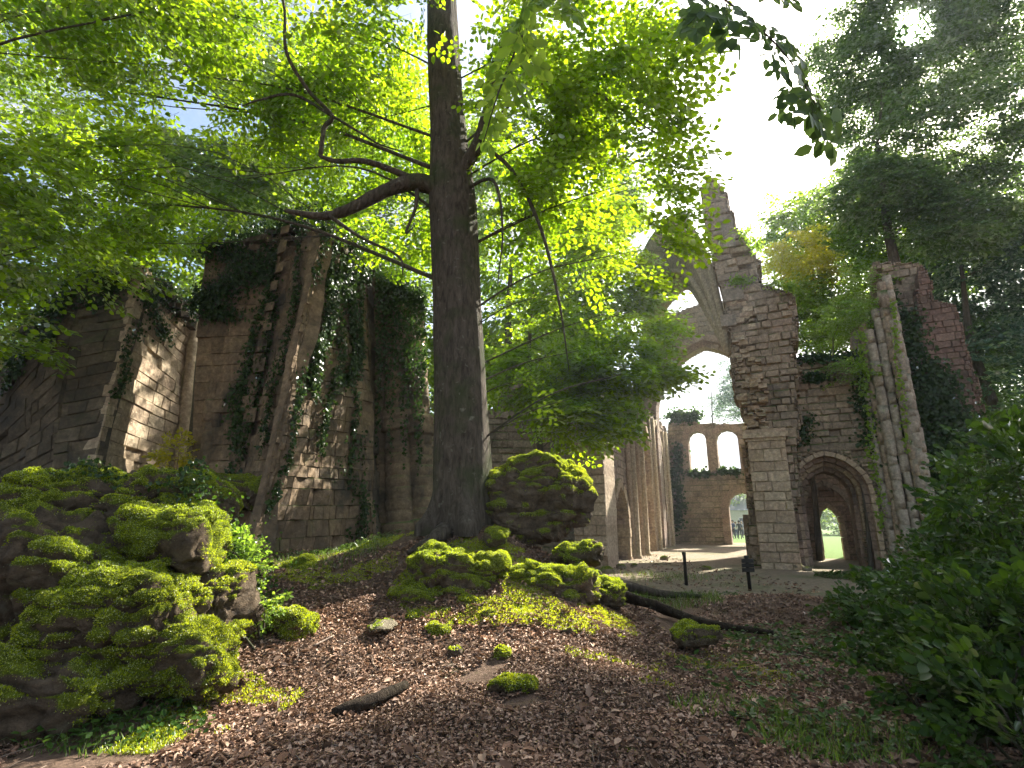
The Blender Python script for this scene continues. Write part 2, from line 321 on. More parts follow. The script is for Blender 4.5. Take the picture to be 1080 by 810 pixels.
def tree(name, label, group, trunk, blobs, leafmat, barkmat, temps, size=1.1, droop=-.15, cat='tree', axis=None, twigs=True, sub=6, tr_n=14, limbs=True, extra=None, patchy=0., dens=1.):
    """trunk: [(x,y,z,r)...]; blobs: [(centre, radii, n)]"""
    b = Vector(trunk[0][:3]); root = empty(name, b, label, cat, group)
    m = MB(); pts = curve([t[:3] for t in trunk], 6); rr = np.interp(np.linspace(0, 1, len(pts)), np.linspace(0, 1, len(trunk)), [t[3] for t in trunk])
    if tr_n < 20: m.tube(pts, rr, tr_n, rough=.12)
    else:   # big near trunk: fluted, with root buttresses
        K = 260; pz = [pts[0].lerp(pts[0], 0)] ; L_ = np.linspace(0, len(pts) - 1, K); A_ = np.arange(tr_n * 3) * 2 * math.pi / (tr_n * 3); vs = []
        for l in L_:
            i_ = min(int(l), len(pts) - 2); c_ = pts[i_].lerp(pts[i_ + 1], l - i_); r0 = float(np.interp(l, range(len(pts)), rr)); hz_ = c_.z - pts[0].z
            q = np.stack([np.cos(A_) * 1.6, np.sin(A_) * 1.6, np.full(len(A_), hz_ * .45)], 1); f_ = 1 + .16 * (noise(q, 1., 70, 2) - .5) + .09 * (noise(q * [7, 7, 1.6], 1., 71, 3) - .5)
            f_ += np.maximum(0, np.sin(A_ * 5 + .7 + noise(q, .7, 72) * 2)) ** 2 * .55 * math.exp(-max(0, hz_ - .2) / .33)
            vs += [(c_.x + math.cos(a) * r0 * k_, c_.y + math.sin(a) * r0 * k_, c_.z) for a, k_ in zip(A_, f_)]
        N_ = len(A_); m.add(vs, [(i_ * N_ + k_, i_ * N_ + (k_ + 1) % N_, (i_ + 1) * N_ + (k_ + 1) % N_, (i_ + 1) * N_ + k_) for i_ in range(K - 1) for k_ in range(N_)], True)
    m.build('trunk', barkmat, root)
    O, DD, NN = [], [], []; lm = MB(); ax = np.array([trunk[-1][0], trunk[-1][1]])
    for (c, r, n) in blobs:
        q = ball(int(n * dens), c, r)
        if patchy: q = q[noise(q, .55 / patchy, 77, 2) > .44]
        for (co_, cd, cr) in CLEAR:
            w = q - co_; t = w @ cd; q = q[np.linalg.norm(w - t[:, None] * cd, axis=1) > cr]
        d = q - np.array(c); d[:, 2] = 0; d = norm(d + 1e-6) * 1.0
        out = np.zeros_like(q); out[:, :2] = q[:, :2] - ax; out = norm(out)
        d = d * .5 + out * .7 + rng.normal(size=q.shape) * .35; d[:, 2] = droop + rng.normal(size=len(q)) * .18
        ok = np.ones(len(q), bool); rr0 = rng.random(len(q))   # sprays dropped to let sun onto the path: crown shaped for that light
        for e_ in (0., .45, .9):
            w_ = q + norm(d) * size * e_; k_ = (w_[:, 2] - .7) / SUN.z; lx = w_[:, 0] - SUN.x * k_; ly = w_[:, 1] - SUN.y * k_
            li = (ly > 4.2 + (lx + 1.9) * .85) & (ly < 10.2) & (lx < 2.2) & (lx > -4.8) & (noise(np.stack([lx, ly, 0 * lx], 1), 1.2, 88, 2) > .30)
            ok &= ~(li & (rr0 < .96))
        q = q[ok]; d = d[ok]
        O.append(q); DD.append(d); NN.append(np.array([0, 0, 1.]) + rng.normal(size=q.shape) * .28)
        if limbs:   # a limb from the trunk into this part of the crown, boughs from it
            c = Vector(c); hh = min(max(c.z - .35 * (Vector((c.x, c.y, 0)) - Vector((ax[0], ax[1], 0))).length, pts[2].z), pts[-1].z)
            s0 = min(pts, key=lambda p: abs(p.z - hh)); k = pts.index(s0); L = (c - s0).length
            if L > .5:
                mid = s0.lerp(c, .5) + Vector((random.uniform(-.1, .1) * L, random.uniform(-.1, .1) * L, .08 * L))
                pl = curve([s0, mid, c], 6); r0 = min(rr[k] * .3, .0045 * L + .008)
                lm.tube(pl, np.linspace(r0, r0 * .25, len(pl)), 7, rough=.2)
                for e in q[::sub]:
                    e = Vector(e); j = random.randrange(3, len(pl)); a0 = pl[j]; le = (e - a0).length
                    if le > 3.2 * max(r): continue
                    mm = a0.lerp(e, .5) + Vector([random.uniform(-.14, .14) * le for _ in range(3)])
                    bb = curve([a0, mm, e], 3); rb = max(.005, r0 * .25)
                    lm.tube(bb, np.linspace(rb, rb * .35, len(bb)), 4, False, rough=.2)
    if extra: extra(lm)
    O, DD, NN = map(np.concatenate, (O, DD, NN)); sz = size * (.7 + .6 * rng.random(len(O)))
    V, Q, TV, TQ = place_sprays(O, DD, NN, sz, temps)
    if lm.v: lm.build('branches', barkmat, root)
    cr = link('crown', mesh_np(V, Q), leafmat, root)
    if twigs: link('twigs', mesh_np(TV, TQ), barkmat, root)
    return root
# ------------------------------------------------------------------ masonry
def pip(poly, x, y):
    c = False; j = len(poly) - 1
    for i in range(len(poly)):
        xi, yi = poly[i]; xj, yj = poly[j]
        if (yi > y) != (yj > y) and x < (xj - xi) * (y - yi) / (yj - yi) + xi: c = not c
        j = i
    return c
def arch_in(u, v, cu, a, z0, s, Hh):
    x = abs(u - cu)
    if v < z0 or x >= a: return False
    if v < s: return True
    c = (Hh * Hh - a * a) / (2 * a); return (x + c) ** 2 + (v - s) ** 2 < (a + c) ** 2
def masonry(mb, fn, U, V, T=.3, inside=None, ch=.3, ln=(.35, .8), prot=.03, chamf=.02, split=.13, seed=0, miss=0.):
    """stones over the rectangle U x V; fn(u,v,w)->world point, w = outward"""
    r = random.Random(seed); v = V[0]; row = 0
    def stone(u0, u1, v0, v1, lvl=0):
        cu, cv = (u0 + u1) / 2, (v0 + v1) / 2
        if inside:
            k = [inside(cu, cv)] + [inside(a, b) for a in (u0 + 1e-3, u1 - 1e-3) for b in (v0 + 1e-3, v1 - 1e-3)]
            if not any(k): return
            if not all(k):
                if max(u1 - u0, v1 - v0) > split:
                    if u1 - u0 > v1 - v0: stone(u0, cu, v0, v1); stone(cu, u1, v0, v1)
                    else: stone(u0, u1, v0, cv); stone(u0, u1, cv, v1)
                    return
                if not k[0]: return
        p = r.uniform(-.3, 1) * prot; e = min(chamf * r.uniform(.6, 1.6), (u1 - u0) * .2, (v1 - v0) * .2)
        if r.random() < miss: p = -prot * 3
        c = [(u0, v0), (u1, v0), (u1, v1), (u0, v1)]
        ci = [(u0 + e * r.uniform(.6, 1.8), v0 + e * r.uniform(.6, 1.8)), (u1 - e * r.uniform(.6, 1.8), v0 + e * r.uniform(.6, 1.8)), (u1 - e * r.uniform(.6, 1.8), v1 - e * r.uniform(.6, 1.8)), (u0 + e * r.uniform(.6, 1.8), v1 - e * r.uniform(.6, 1.8))]
        vs = [fn(a, b, -T) for a, b in c] + [fn(a, b, -.035) for a, b in c] + [fn(a, b, p + r.uniform(-.2, .2) * prot) for a, b in ci]
        mb.add(vs, [(3, 2, 1, 0), (0, 1, 5, 4), (1, 2, 6, 5), (2, 3, 7, 6), (3, 0, 4, 7), (4, 5, 9, 8), (5, 6, 10, 9), (6, 7, 11, 10), (7, 4, 8, 11), (8, 9, 10, 11)])
    while v < V[1] - .02:
        h = min(ch * r.uniform(.75, 1.2), V[1] - v)
        if V[1] - v - h < ch * .3: h = V[1] - v
        u = U[0] - r.uniform(0, ln[0])
        while u < U[1] - .02:
            w = r.uniform(*ln); a, b = max(u, U[0]), min(u + w, U[1])
            if U[1] - b < .15: b = U[1]
            if b - a > .03: stone(a, b, v, v + h)
            u += w
            if b == U[1]: break
        v += h; row += 1
    return mb
ROT = R(26); EU = Vector((math.cos(ROT), -math.sin(ROT), 0)); EW = Vector((math.sin(ROT), math.cos(ROT), 0))
def plane(o, eu, back=False):
    """vertical plane through o along eu; outward = to the camera side"""
    eu = Vector(eu).normalized(); nn = Vector((eu.y, -eu.x, 0))
    if nn.y > 0: nn = -nn
    if back: nn = -nn
    o = Vector(o)
    return lambda u, v, w: o + eu * u + Vector((0, 0, v)) + nn * w
def hit(px, py, o, eu):
    """(u, z) where the sight line of a picture point meets the vertical plane"""
    d = P(px, py, 1.) - Vector((0, 0, CZ)); eu = Vector(eu).normalized(); nn = Vector((eu.y, -eu.x, 0))
    t = (Vector(o) - Vector((0, 0, CZ))).dot(nn) / d.dot(nn); q = Vector((0, 0, CZ)) + d * t
    return (q - Vector(o)).dot(eu), q.z
def arch_ring(mb, fn, cu, a, z0, s, Hh, band=.35, w0=-.3, w1=.08, jamb=True, step=.32, seed=1):
    """voussoirs round an arched opening, with jamb stones"""
    r = random.Random(seed); c = (Hh * Hh - a * a) / (2 * a); Rr = a + c; path = []
    if jamb:
        n = max(1, int((s - z0) / step)); path += [((cu - a, z0 + (s - z0) * i / n), (-1, 0)) for i in range(n)]
    am = math.atan2(Hh, c); n = max(3, int(am * Rr / step))
    path += [((cu + c - Rr * math.cos(am * i / n), s + Rr * math.sin(am * i / n)), (-math.cos(am * i / n), math.sin(am * i / n))) for i in range(n)]
    path += [((cu, s + Hh), (0, 1))]
    m = [((2 * cu - p[0], p[1]), (-q[0], q[1])) for p, q in path[-2::-1]]; path += m
    if not jamb: pass
    for (p, q), (p2, q2) in zip(path[:-1], path[1:]):
        b = band * r.uniform(.9, 1.08); j = r.uniform(-.02, .03); g = .012
        dx, dz = p2[0] - p[0], p2[1] - p[1]; L = math.hypot(dx, dz) or 1; dx, dz = dx / L * g, dz / L * g
        A = (p[0] + dx, p[1] + dz); B = (p2[0] - dx, p2[1] - dz); Ao = (A[0] + q[0] * b, A[1] + q[1] * b); Bo = (B[0] + q2[0] * b, B[1] + q2[1] * b)
        lo = [fn(x, z, w0) for x, z in (A, B, Bo, Ao)]; hi = [fn(x, z, w1 + j) for x, z in (A, B, Bo, Ao)]
        mb.hexa(lo + hi)
def wallthing(name, label, cat, base, group=None): return empty(name, base, label, cat, group)
# ================================================================== WORLD, SUN
w = D.worlds.new('World'); SC.world = w; w.use_nodes = True; nt = w.node_tree; nt.nodes.clear()
def wn(t, **k):
    nd = nt.nodes.new('ShaderNode' + t)
    for a, b in k.items(): setattr(nd, a, b)
    return nd
sky = wn('TexSky', sky_type='NISHITA', sun_disc=False); sky.sun_elevation = ELEV; sky.sun_rotation = AZ; sky.dust_density = 2.5; sky.air_density = 1.2
tc = wn('TexCoord'); nz = wn('TexNoise'); nz.inputs['Scale'].default_value = 2.6; nz.inputs['Detail'].default_value = 6; nz.inputs['Roughness'].default_value = .6
nt.links.new(tc.outputs['Generated'], nz.inputs['Vector'])
cr = wn('ValToRGB'); cr.color_ramp.elements[0].position = .44; cr.color_ramp.elements[1].position = .60; nt.links.new(nz.outputs['Fac'], cr.inputs['Fac'])
mx = wn('Mix', data_type='RGBA'); nt.links.new(cr.outputs['Color'], mx.inputs[0]); nt.links.new(sky.outputs[0], mx.inputs[6]); mx.inputs[7].default_value = (2.9, 3.0, 3.2, 1)
# the sun's own glare in thin cloud: a narrow bright core and a soft aureole, part of the sky
dp = wn('VectorMath', operation='DOT_PRODUCT'); nt.links.new(tc.outputs['Generated'], dp.inputs[0]); dp.inputs[1].default_value = tuple(SUN)
def pw(p, k):
    a = wn('Math', operation='POWER'); nt.links.new(dp.outputs['Value'], a.inputs[0]); a.inputs[1].default_value = p
    b = wn('Math', operation='MULTIPLY'); nt.links.new(a.outputs[0], b.inputs[0]); b.inputs[1].default_value = k
    b2 = wn('Math', operation='MAXIMUM'); nt.links.new(b.outputs[0], b2.inputs[0]); b2.inputs[1].default_value = 0; return b2.outputs[0]
ad = wn('Math', operation='ADD'); nt.links.new(pw(2500, 900), ad.inputs[0]); nt.links.new(pw(14, 12), ad.inputs[1])
cb = wn('CombineColor')
for i in range(3): nt.links.new(ad.outputs[0], cb.inputs[i])
m2 = wn('Mix', data_type='RGBA', blend_type='ADD'); m2.inputs[0].default_value = 1; nt.links.new(mx.outputs[2], m2.inputs[6]); nt.links.new(cb.outputs[0], m2.inputs[7])
bg = wn('Background'); bg.inputs['Strength'].default_value = .072; nt.links.new(m2.outputs[2], bg.inputs['Color'])
wo = wn('OutputWorld'); nt.links.new(bg.outputs[0], wo.inputs[0])
sl = D.lights.new('sun', 'SUN'); sl.energy = 5; sl.angle = R(.5); sl.color = (1, .93, .82)
so = D.objects.new('sun', sl); COL.objects.link(so); so.rotation_euler = SUN.to_track_quat('Z', 'Y').to_euler(); so.location = (0, 0, 60)
SC.view_settings.view_transform = 'Standard'; SC.view_settings.look = 'None'; SC.view_settings.exposure = EXPO; SC.view_settings.gamma = 1
c = SC.cycles; c.max_bounces = 7; c.diffuse_bounces = 4; c.transmission_bounces = 4; c.glossy_bounces = 2; c.transparent_max_bounces = 4
c.use_denoising = True; c.sample_clamp_indirect = 6; c.use_adaptive_sampling = True; c.adaptive_threshold = .02
# ================================================================== GROUND
def axisv(lo, hi, seg):
    out = [lo]
    for (a, b, s) in seg: out += list(np.arange(a, b, s))
    return np.array(sorted(set(np.round(out + [hi], 3))))
gx = np.concatenate([-np.geomspace(900, 16, 26), np.arange(-15.5, -7, .5), np.arange(-7, 8, .055), np.arange(8, 26, .6), np.geomspace(27, 900, 26)])
gy = np.concatenate([-np.geomspace(500, 3, 14), np.arange(-2.5, 3, .5), np.arange(3, 12, .055), np.arange(12, 20, .18), np.arange(20, 60, 1.), np.geomspace(62, 1200, 28)])
X, Y = np.meshgrid(gx, gy); Z = hgt(X.ravel(), Y.ravel())
V = np.stack([X.ravel(), Y.ravel(), Z], 1); nx, ny = len(gx), len(gy)
i = (np.arange(ny - 1)[:, None] * nx + np.arange(nx - 1)).ravel()
tag(link('ground', mesh_np(V, np.stack([i, i + 1, i + 1 + nx, i + nx], 1), 4, True), M['earth']), kind='structure')
# ================================================================== FALLEN LEAVES, TWIGS
def scatter_ground(n, xr, yr, pw_=1.6, keep=None):
    y = yr[0] + (yr[1] - yr[0]) * rng.random(n) ** pw_; half = np.minimum(1.05 * y + .6, 8.5)
    x = (rng.random(n) * 2 - 1) * half; k = (x > xr[0]) & (x < xr[1]); x, y = x[k], y[k]
    if keep is not None: k = keep(x, y); x, y = x[k], y[k]
    return x, y
def litter(n, yr, pw_, sz, keep=None):
    x, y = scatter_ground(n, (-8, 8), yr, pw_, keep); z = hgt(x, y) + rng.random(len(x)) * .025 + .004
    d = rnd_dirs(len(x)); d[:, 2] *= .25; nn = np.array([0, 0, 1.]) + rng.normal(size=(len(x), 3)) * .30
    L = sz * (.5 + .9 * rng.random(len(x))); return leaf_verts(np.stack([x, y, z], 1), d, nn, L, L * .6, .35, True)
def no_nave(x, y):
    p = np.stack([x, y, 0 * x], 1); e = (y - 11.6) * .6 + (noise(p, .9, 5, 2) - .5) * 3; return (e * np.clip((x - .0) * .8, 0, 1) < .35) & (noise(p, .7, 15, 3) > .36)
A = litter(150000, (3.3, 8), 1.25, .038, no_nave); B = litter(60000, (7, 14), 1.2, .055, no_nave); C3 = litter(5000, (3.3, 11), 1.3, .085, no_nave); A = (np.concatenate([A[0], C3[0]]), np.concatenate([A[1], C3[1] + len(A[0])]))
V = np.concatenate([A[0], B[0]]); Q = np.concatenate([A[1], B[1] + len(A[0])])
N_ = litter(4000, (12.5, 30), 1.0, .09); k_ = N_[0].reshape(-1, 6, 3); k_ = k_[(k_[:, 0, 0] > .6) & (k_[:, 0, 0] < 13)]; q_ = (np.arange(len(k_))[:, None, None] * 6 + np.array([[0, 1, 3, 2], [0, 4, 5, 1]])).reshape(-1, 4); Q = np.concatenate([Q, q_ + len(V)]); V = np.concatenate([V, k_.reshape(-1, 3)])
tag(link('leaf_litter', mesh_np(V, Q), M['litter']), 'brown fallen leaves and beech husks covering the earth path', 'fallen leaves', kind='stuff')
x, y = scatter_ground(420, (-7, 7), (3.5, 11), 1.3); m = MB()
for a, b in zip(x, y):
    an = random.random() * 6.3; L = random.uniform(.08, .4); p0 = Vector((a, b, H(a, b) + .02)); dx, dy = math.cos(an) * L, math.sin(an) * L
    p1 = Vector((a + dx / 2 + random.uniform(-.02, .02), b + dy / 2, H(a + dx / 2, b + dy / 2) + .03)); p2 = Vector((a + dx, b + dy, H(a + dx, b + dy) + .025))
    r = random.uniform(.002, .007); m.tube([p0, p1, p2], [r, r * .9, r * .5], 4)
M['twig'] = simple('twig', (.16, .12, .09), .9)
tag(m.build('twigs', M['twig']), 'thin dry twigs strewn over the leaf covered ground', 'twigs', kind='stuff')
def grass_patch(name, label, cx, cy, rx, ry, n, L, mat, group=None, kind='stuff'):
    a = rng.random(n) * 6.283; q = np.sqrt(rng.random(n)); x = cx + np.cos(a) * q * rx; y = cy + np.sin(a) * q * ry; z = hgt(x, y) - .01
    d = rng.normal(size=(n, 3)) * .45; d[:, 2] = 1; V, Q = leaf_verts(np.stack([x, y, z], 1), d, rnd_dirs(n), L * (.5 + rng.random(n)), .009, .1, True)
    tag(link(name, mesh_np(V, Q), mat), label, 'grass', group, kind)
for (px, py, YY, r, n, L, lb) in [(890, 800, 4.5, .6, 600, .13, 'short green grass at the foot of the dark shrubs'), (700, 630, 10.5, 1.1, 900, .16, 'thin grass on the crest behind the fallen limb'),
        (700, 592, 17, 1.8, 500, .2, 'tall pale grass stalks beside the bollards'), (345, 640, 9.6, 1.0, 900, .12, 'sparse grass between the mossy stones on the bank'), (120, 770, 4.6, .6, 320, .09, 'low grass and weeds in front of the mossy rocks'), (780, 760, 5.2, .6, 500, .09, 'scattered grass blades on the leaf litter')]:
    p = P(px, py, YY); grass_patch('grass', lb, p.x, YY, r, r * .6, n, L, M['grass'])
# lawn grass beyond and weeds in nave
# ================================================================== ROCKS AND MOSS
def rock_mat(name, c1, c2):
    n = NT(name); pos = n.pos(); at = n.n('Attribute', attribute_name='moss').outputs['Fac']
    a = n.ramp(n.noise(6, 8, pos, .75), [(.3, c1), (.7, c2)])
    g = n.ramp(n.noise(18, 4, pos, .7), [(.3, (.06, .085, .01)), (.7, (.20, .25, .02))])
    f = n.math('ADD', at, n.math('MULTIPLY', n.math('SUBTRACT', n.noise(9, 5, pos), .5), .8)); f = n.math('MULTIPLY', n.math('SUBTRACT', f, .35), 4, True)
    ck = n.n('TexVoronoi', {'Vector': n.n('Mapping', {'Vector': pos, 'Scale': (1, 1, 1.8)}).outputs[0], 'Scale': 2.3}, feature='DISTANCE_TO_EDGE').outputs['Distance']; ck = n.math('MULTIPLY', ck, 9., True)
    a = n.mix(n.math('MULTIPLY', n.math('SUBTRACT', 1., ck), .3), a, (.02, .016, .012)); lich = n.math('MULTIPLY', n.math('SUBTRACT', n.noise(5, 5, pos, .7), .58), 6, True); a = n.mix(n.math('MULTIPLY', lich, .6), a, (.26, .25, .17))
    hh = n.math('ADD', n.math('MULTIPLY', ck, .22), n.math('ADD', n.noise(9, 9, pos, .78), n.math('MULTIPLY', n.noise(45, 4, pos, .7), .25)))
    b = n.n('Bump', {'Strength': 1., 'Distance': .11, 'Height': hh}).outputs[0]
    return n.end(n.n('BsdfPrincipled', {'Base Color': n.mix(f, a, g), 'Roughness': .95, 'Specular IOR Level': .15, 'Normal': b}).outputs[0])
M['rock'] = rock_mat('rock', (.05, .038, .025), (.22, .165, .11)); M['rock_pale'] = rock_mat('pale_rock', (.16, .14, .09), (.36, .31, .22))
def icosph(sub):
    bm = bmesh.new(); bmesh.ops.create_icosphere(bm, subdivisions=sub, radius=1); v = np.array([q.co[:] for q in bm.verts]); f = np.array([[k.index for k in q.verts] for q in bm.faces]); bm.free(); return v, f
ICO = {k: icosph(k) for k in (3, 4, 5, 6)}
def rock(name, label, cat, c, r, moss=.6, seed=0, sub=5, mat='rock', group=None, tuft=14000, tl=.017, flat=.0, box=.35, bias=.0, lump=1.):
    v, f = ICO[sub]; v = v.copy(); q = np.sign(v) * np.abs(v) ** (1 - box); q /= np.maximum(np.linalg.norm(q, axis=1, keepdims=True), 1e-6) ** .35
    r = np.array(r); q = q * r; nn = norm(v / r)
    s = float(max(r)); dsp = (noise(q + seed * 7.3, 1.3 / s, seed, 3) - .5) * .8 * s + (noise(q + seed, 5 / s, seed + 5, 4) - .5) * .32 * s
    st_ = (q[:, 2] + (noise(q + seed, 1.1 / s, seed + 3, 2) - .5) * .4 * s) / (.20 * s); st_ = np.abs(st_ - np.round(st_)) * 2; dsp -= (1 - S(st_, 0, .35)) * .10 * s * (noise(q, 2 / s, seed + 8) > .35)
    crk = np.abs(noise(q + seed * 3, 2.2 / s, seed + 9, 2) - .5); dsp -= (crk < .05) * .10 * s * (1 - crk / .05)
    q = q + nn * dsp[:, None]
    # real normals
    tri = q[f]; fn_ = np.cross(tri[:, 1] - tri[:, 0], tri[:, 2] - tri[:, 0]); vn = np.zeros_like(q)
    for k in range(3): np.add.at(vn, f[:, k], fn_)
    vn = norm(vn); W = q + np.array(c)
    mm = S(vn[:, 2] + bias + (noise(W, 2.2, 40, 3) - .5) * 2.4, .75 - moss, 1.2 - moss)
    q = q + vn * (mm * (.015 + .085 * np.abs(noise(W, 6.5, 41, 3) - .3) * 1.6 + .03 * noise(W, 17, 45, 2)) * min(1, s * 1.6) * lump)[:, None]
    me = mesh_np(q, f, 3, True); at = me.attributes.new('moss', 'FLOAT', 'POINT'); at.data.foreach_set('value', mm.astype(np.float32))
    o = link(name, me, M[mat]); o.location = c; tag(o, label, cat, group)
    tri = q[f]; fn_ = np.cross(tri[:, 1] - tri[:, 0], tri[:, 2] - tri[:, 0]); ar = np.linalg.norm(fn_, axis=1) / 2; fm = mm[f].mean(1)
    vis = (fn_ @ (np.array([0, 0, CZ]) - np.array(c))) > -.35 * np.linalg.norm(fn_, axis=1) * 3
    wgt = ar * np.clip(fm - .04, 0, 1) ** 1.3 * vis; n = int(tuft * wgt.sum() * 1.2)
    if n > 40:
        ix = rng.choice(len(f), n, p=wgt / wgt.sum()); a, b = rng.random(n), rng.random(n); fl = a + b > 1; a[fl], b[fl] = 1 - a[fl], 1 - b[fl]
        t = tri[ix]; pt = t[:, 0] + (t[:, 1] - t[:, 0]) * a[:, None] + (t[:, 2] - t[:, 0]) * b[:, None]; nrm = norm(fn_[ix])
        d = nrm + rng.normal(size=(n, 3)) * .55 + [0, 0, .2]; L = tl * (.4 + rng.random(n)) * (.6 + .8 * noise(pt + np.array(c), 5., 66))
        V, Q = leaf_verts(pt - nrm * .003, d, rnd_dirs(n), L, L * .42, .1, False)
        mo = link('moss', mesh_np(V, Q), M['moss']); mo.parent = o
    return o
def prock(name, label, px, py, YY, r, **k): return rock(name, label, k.pop('cat', 'boulder'), tuple(P(px, py, YY)), r, **k)
g = 'mossy boulders piled at the near left'
prock('mossy_boulder', 'large dark boulder at the left edge with one bright moss ledge on top', 35, 640, 5.7, (1.0, .8, .85), moss=.30, seed=1, group=g, sub=6)
prock('mossy_boulder', 'broad shaded boulder crowning the left rock pile, covered in dark moss', 120, 545, 6.6, (1.0, .8, .50), moss=.45, seed=2, group=g, sub=6)
prock('mossy_boulder', 'rounded boulder with brilliant yellow green moss at the upper right of the pile', 180, 572, 5.9, (.50, .5, .40), moss=.95, seed=3, group=g)
prock('mossy_boulder', 'lumpy moss draped boulder in the middle of the left pile', 135, 655, 5.3, (.62, .5, .42), moss=.72, seed=4, group=g, sub=6)
prock('mossy_boulder', 'low mossy boulder at the front foot of the left pile beside the path', 195, 700, 5.2, (.42, .4, .30), moss=.85, seed=5, group=g)
prock('mossy_boulder', 'shadowed brown boulder low in the left foreground with weeds against it', 60, 735, 4.9, (.65, .45, .28), moss=.3, seed=6, group=g)
prock('mossy_boulder', 'boulder behind pale ivy on the right flank of the left pile', 225, 640, 6.0, (.42, .45, .38), moss=.6, seed=7, group=g)
prock('mossy_boulder', 'small mossy rock standing upright between pile and ruin base', 257, 600, 7.6, (.14, .14, .26), moss=.95, seed=8, group=g, sub=4)
g2 = 'mossy rocks in front of the big tree'
prock('mossy_rock', 'wide mound of rock under velvety sunlit moss in front of the trunk', 490, 612, 8.5, (.85, .75, .42), moss=.85, seed=11, group=g2, sub=6)
prock('mossy_rock', 'mossy rock at the left shoulder of the mound in front of the tree', 445, 640, 8.0, (.38, .4, .30), moss=.75, seed=12, group=g2)
prock('mossy_rock', 'long low rock with green cushions trailing right of the mound', 575, 622, 8.4, (.75, .5, .30), moss=.7, seed=13, group=g2)
prock('mossy_rock', 'mossy rock at the right end of the trailing bank by the dark limb', 632, 628, 8.8, (.42, .35, .22), moss=.65, seed=14, group=g2)
prock('mossy_rock', 'small round knob of moss standing on the mound top', 524, 566, 8.7, (.20, .2, .14), moss=1.0, seed=15, group=g2, sub=4)
prock('mossy_boulder', 'huge block of masonry rubble capped in dark moss leaning against the trunk foot', 562, 530, 10.0, (1.0, .55, .78), moss=.62, seed=16, sub=6, bias=-.05)
prock('mossy_rock', 'dark rock wedged under the rubble block, right side', 610, 585, 9.0, (.42, .4, .2), moss=.3, seed=17, group=g2)
for k, (px, py, YY, r, ms) in enumerate([(437, 655, 7.4, .13, .9), (465, 668, 7.1, .16, .8), (518, 655, 7.3, .13, .85), (500, 640, 7.6, .16, .9), (540, 645, 7.6, .12, .8), (565, 650, 7.7, .11, .6), (425, 630, 7.9, .15, .9), (530, 690, 6.4, .08, .8), (600, 668, 7.1, .08, .4), (480, 690, 6.5, .07, .4)]):
    prock('mossy_stone', ['round moss cushion stone low at the left foot of the mound', 'mossy stone lowest in front of the mound', 'small mossy stone at the centre foot of the mound', 'moss covered stone half sunk in the mound slope', 'small green stone right of the slope centre', 'half bare stone near the trailing bank', 'mossy stone highest on the left slope of the mound', 'tiny moss stone alone on the path litter', 'bare brown stone on the litter right of the mound', 'bare little stone in the litter below the mound'][k],
          px, py, YY, (r * 1.2, r, r * .8), moss=ms, seed=20 + k, sub=4, cat='stone', group='small stones below the mound')
prock('mossy_stone', 'bright mossy stone beside the path right of the ivy', 303, 664, 6.7, (.32, .28, .20), moss=.95, seed=31, sub=5, cat='stone')
prock('flat_slab', 'flat moss topped slab lying on the bank before the central ruin', 350, 605, 9.6, (.80, .5, .13), moss=.75, seed=32, cat='slab', box=.5)
prock('flat_slab', 'pale bare slab set level in the path litter', 402, 661, 6.9, (.17, .2, .03), moss=.3, seed=33, sub=4, mat='rock_pale', cat='slab')
prock('flat_slab', 'broken tan slab leaning on the bank beside the path', 325, 628, 8.2, (.24, .12, .10), moss=.25, seed=34, sub=4, mat='rock_pale', cat='slab')
prock('mossy_stone', 'low mossy stone in the litter right of the charred log', 540, 722, 5.6, (.22, .14, .06), moss=.7, seed=35, sub=4, cat='stone')
prock('mossy_stone', 'mossy stone at the bottom edge of the path', 668, 803, 4.4, (.14, .12, .06), moss=.8, seed=36, sub=4, cat='stone')
prock('mossy_stone', 'mossy hump beside the dark limb on the right of the path', 735, 672, 7.3, (.30, .2, .10), moss=.6, seed=37, sub=4, cat='stone')
prock('mossy_rock', 'low weathered wall foot stone between the left ruins', 235, 520, 11.5, (1.0, .5, .35), moss=.4, seed=38)
# fallen timber
def log(name, label, pts, rad, mat='bark', n=10, cat='log'):
    m = MB(); p = curve(pts, 5); m.tube(p, np.interp(np.linspace(0, 1, len(p)), np.linspace(0, 1, len(rad)), rad), n, rough=.35); o = m.build(name, M[mat]); tag(o, label, cat); return o
M['char'] = bark_mat('dark_wood', ((.012, .010, .008), (.06, .045, .032)), .1)
def G(px, py, YY, dz=0.):
    p = P(px, py, YY); return (p.x, YY, H(p.x, YY) + dz)
log('fallen_log', 'short charred log half buried in leaf litter near the viewer', [G(350, 754, 4.95, .03), G(388, 740, 5.1, .09), G(428, 720, 5.5, .08)], [.035, .06, .04], 'char')
log('fallen_limb', 'long dark fallen limb lying across the crest right of the mound', [G(632, 612, 9.6, .12), G(690, 620, 9.5, .14), G(745, 645, 8.9, .10), G(815, 660, 8.4, .08)], [.09, .08, .07, .03], 'char')
log('fallen_limb', 'mossy fallen limb behind the dark one, nearer the bollards', [G(630, 598, 10.2, .15), G(690, 606, 10.6, .16), G(740, 625, 10.4, .08)], [.09, .07, .03], 'bark')
log('fallen_stick', 'pale dry stick lying by the left stones', [G(330, 695, 6.3, .04), G(350, 680, 6.6, .05)], [.012, .008], 'twig', 6, 'stick')
log('fallen_stick', 'forked pale twig on the litter below the right limb', [G(810, 672, 7.4, .03), G(835, 682, 7.3, .06), G(850, 672, 7.4, .03)], [.012, .01, .006], 'twig', 6, 'stick')
log('tree_root', 'gnarled root curving from the trunk foot over the bank', [G(470, 545, 9.2, .1), G(455, 560, 8.9, .15), G(430, 575, 8.9, .05)], [.16, .09, .03])
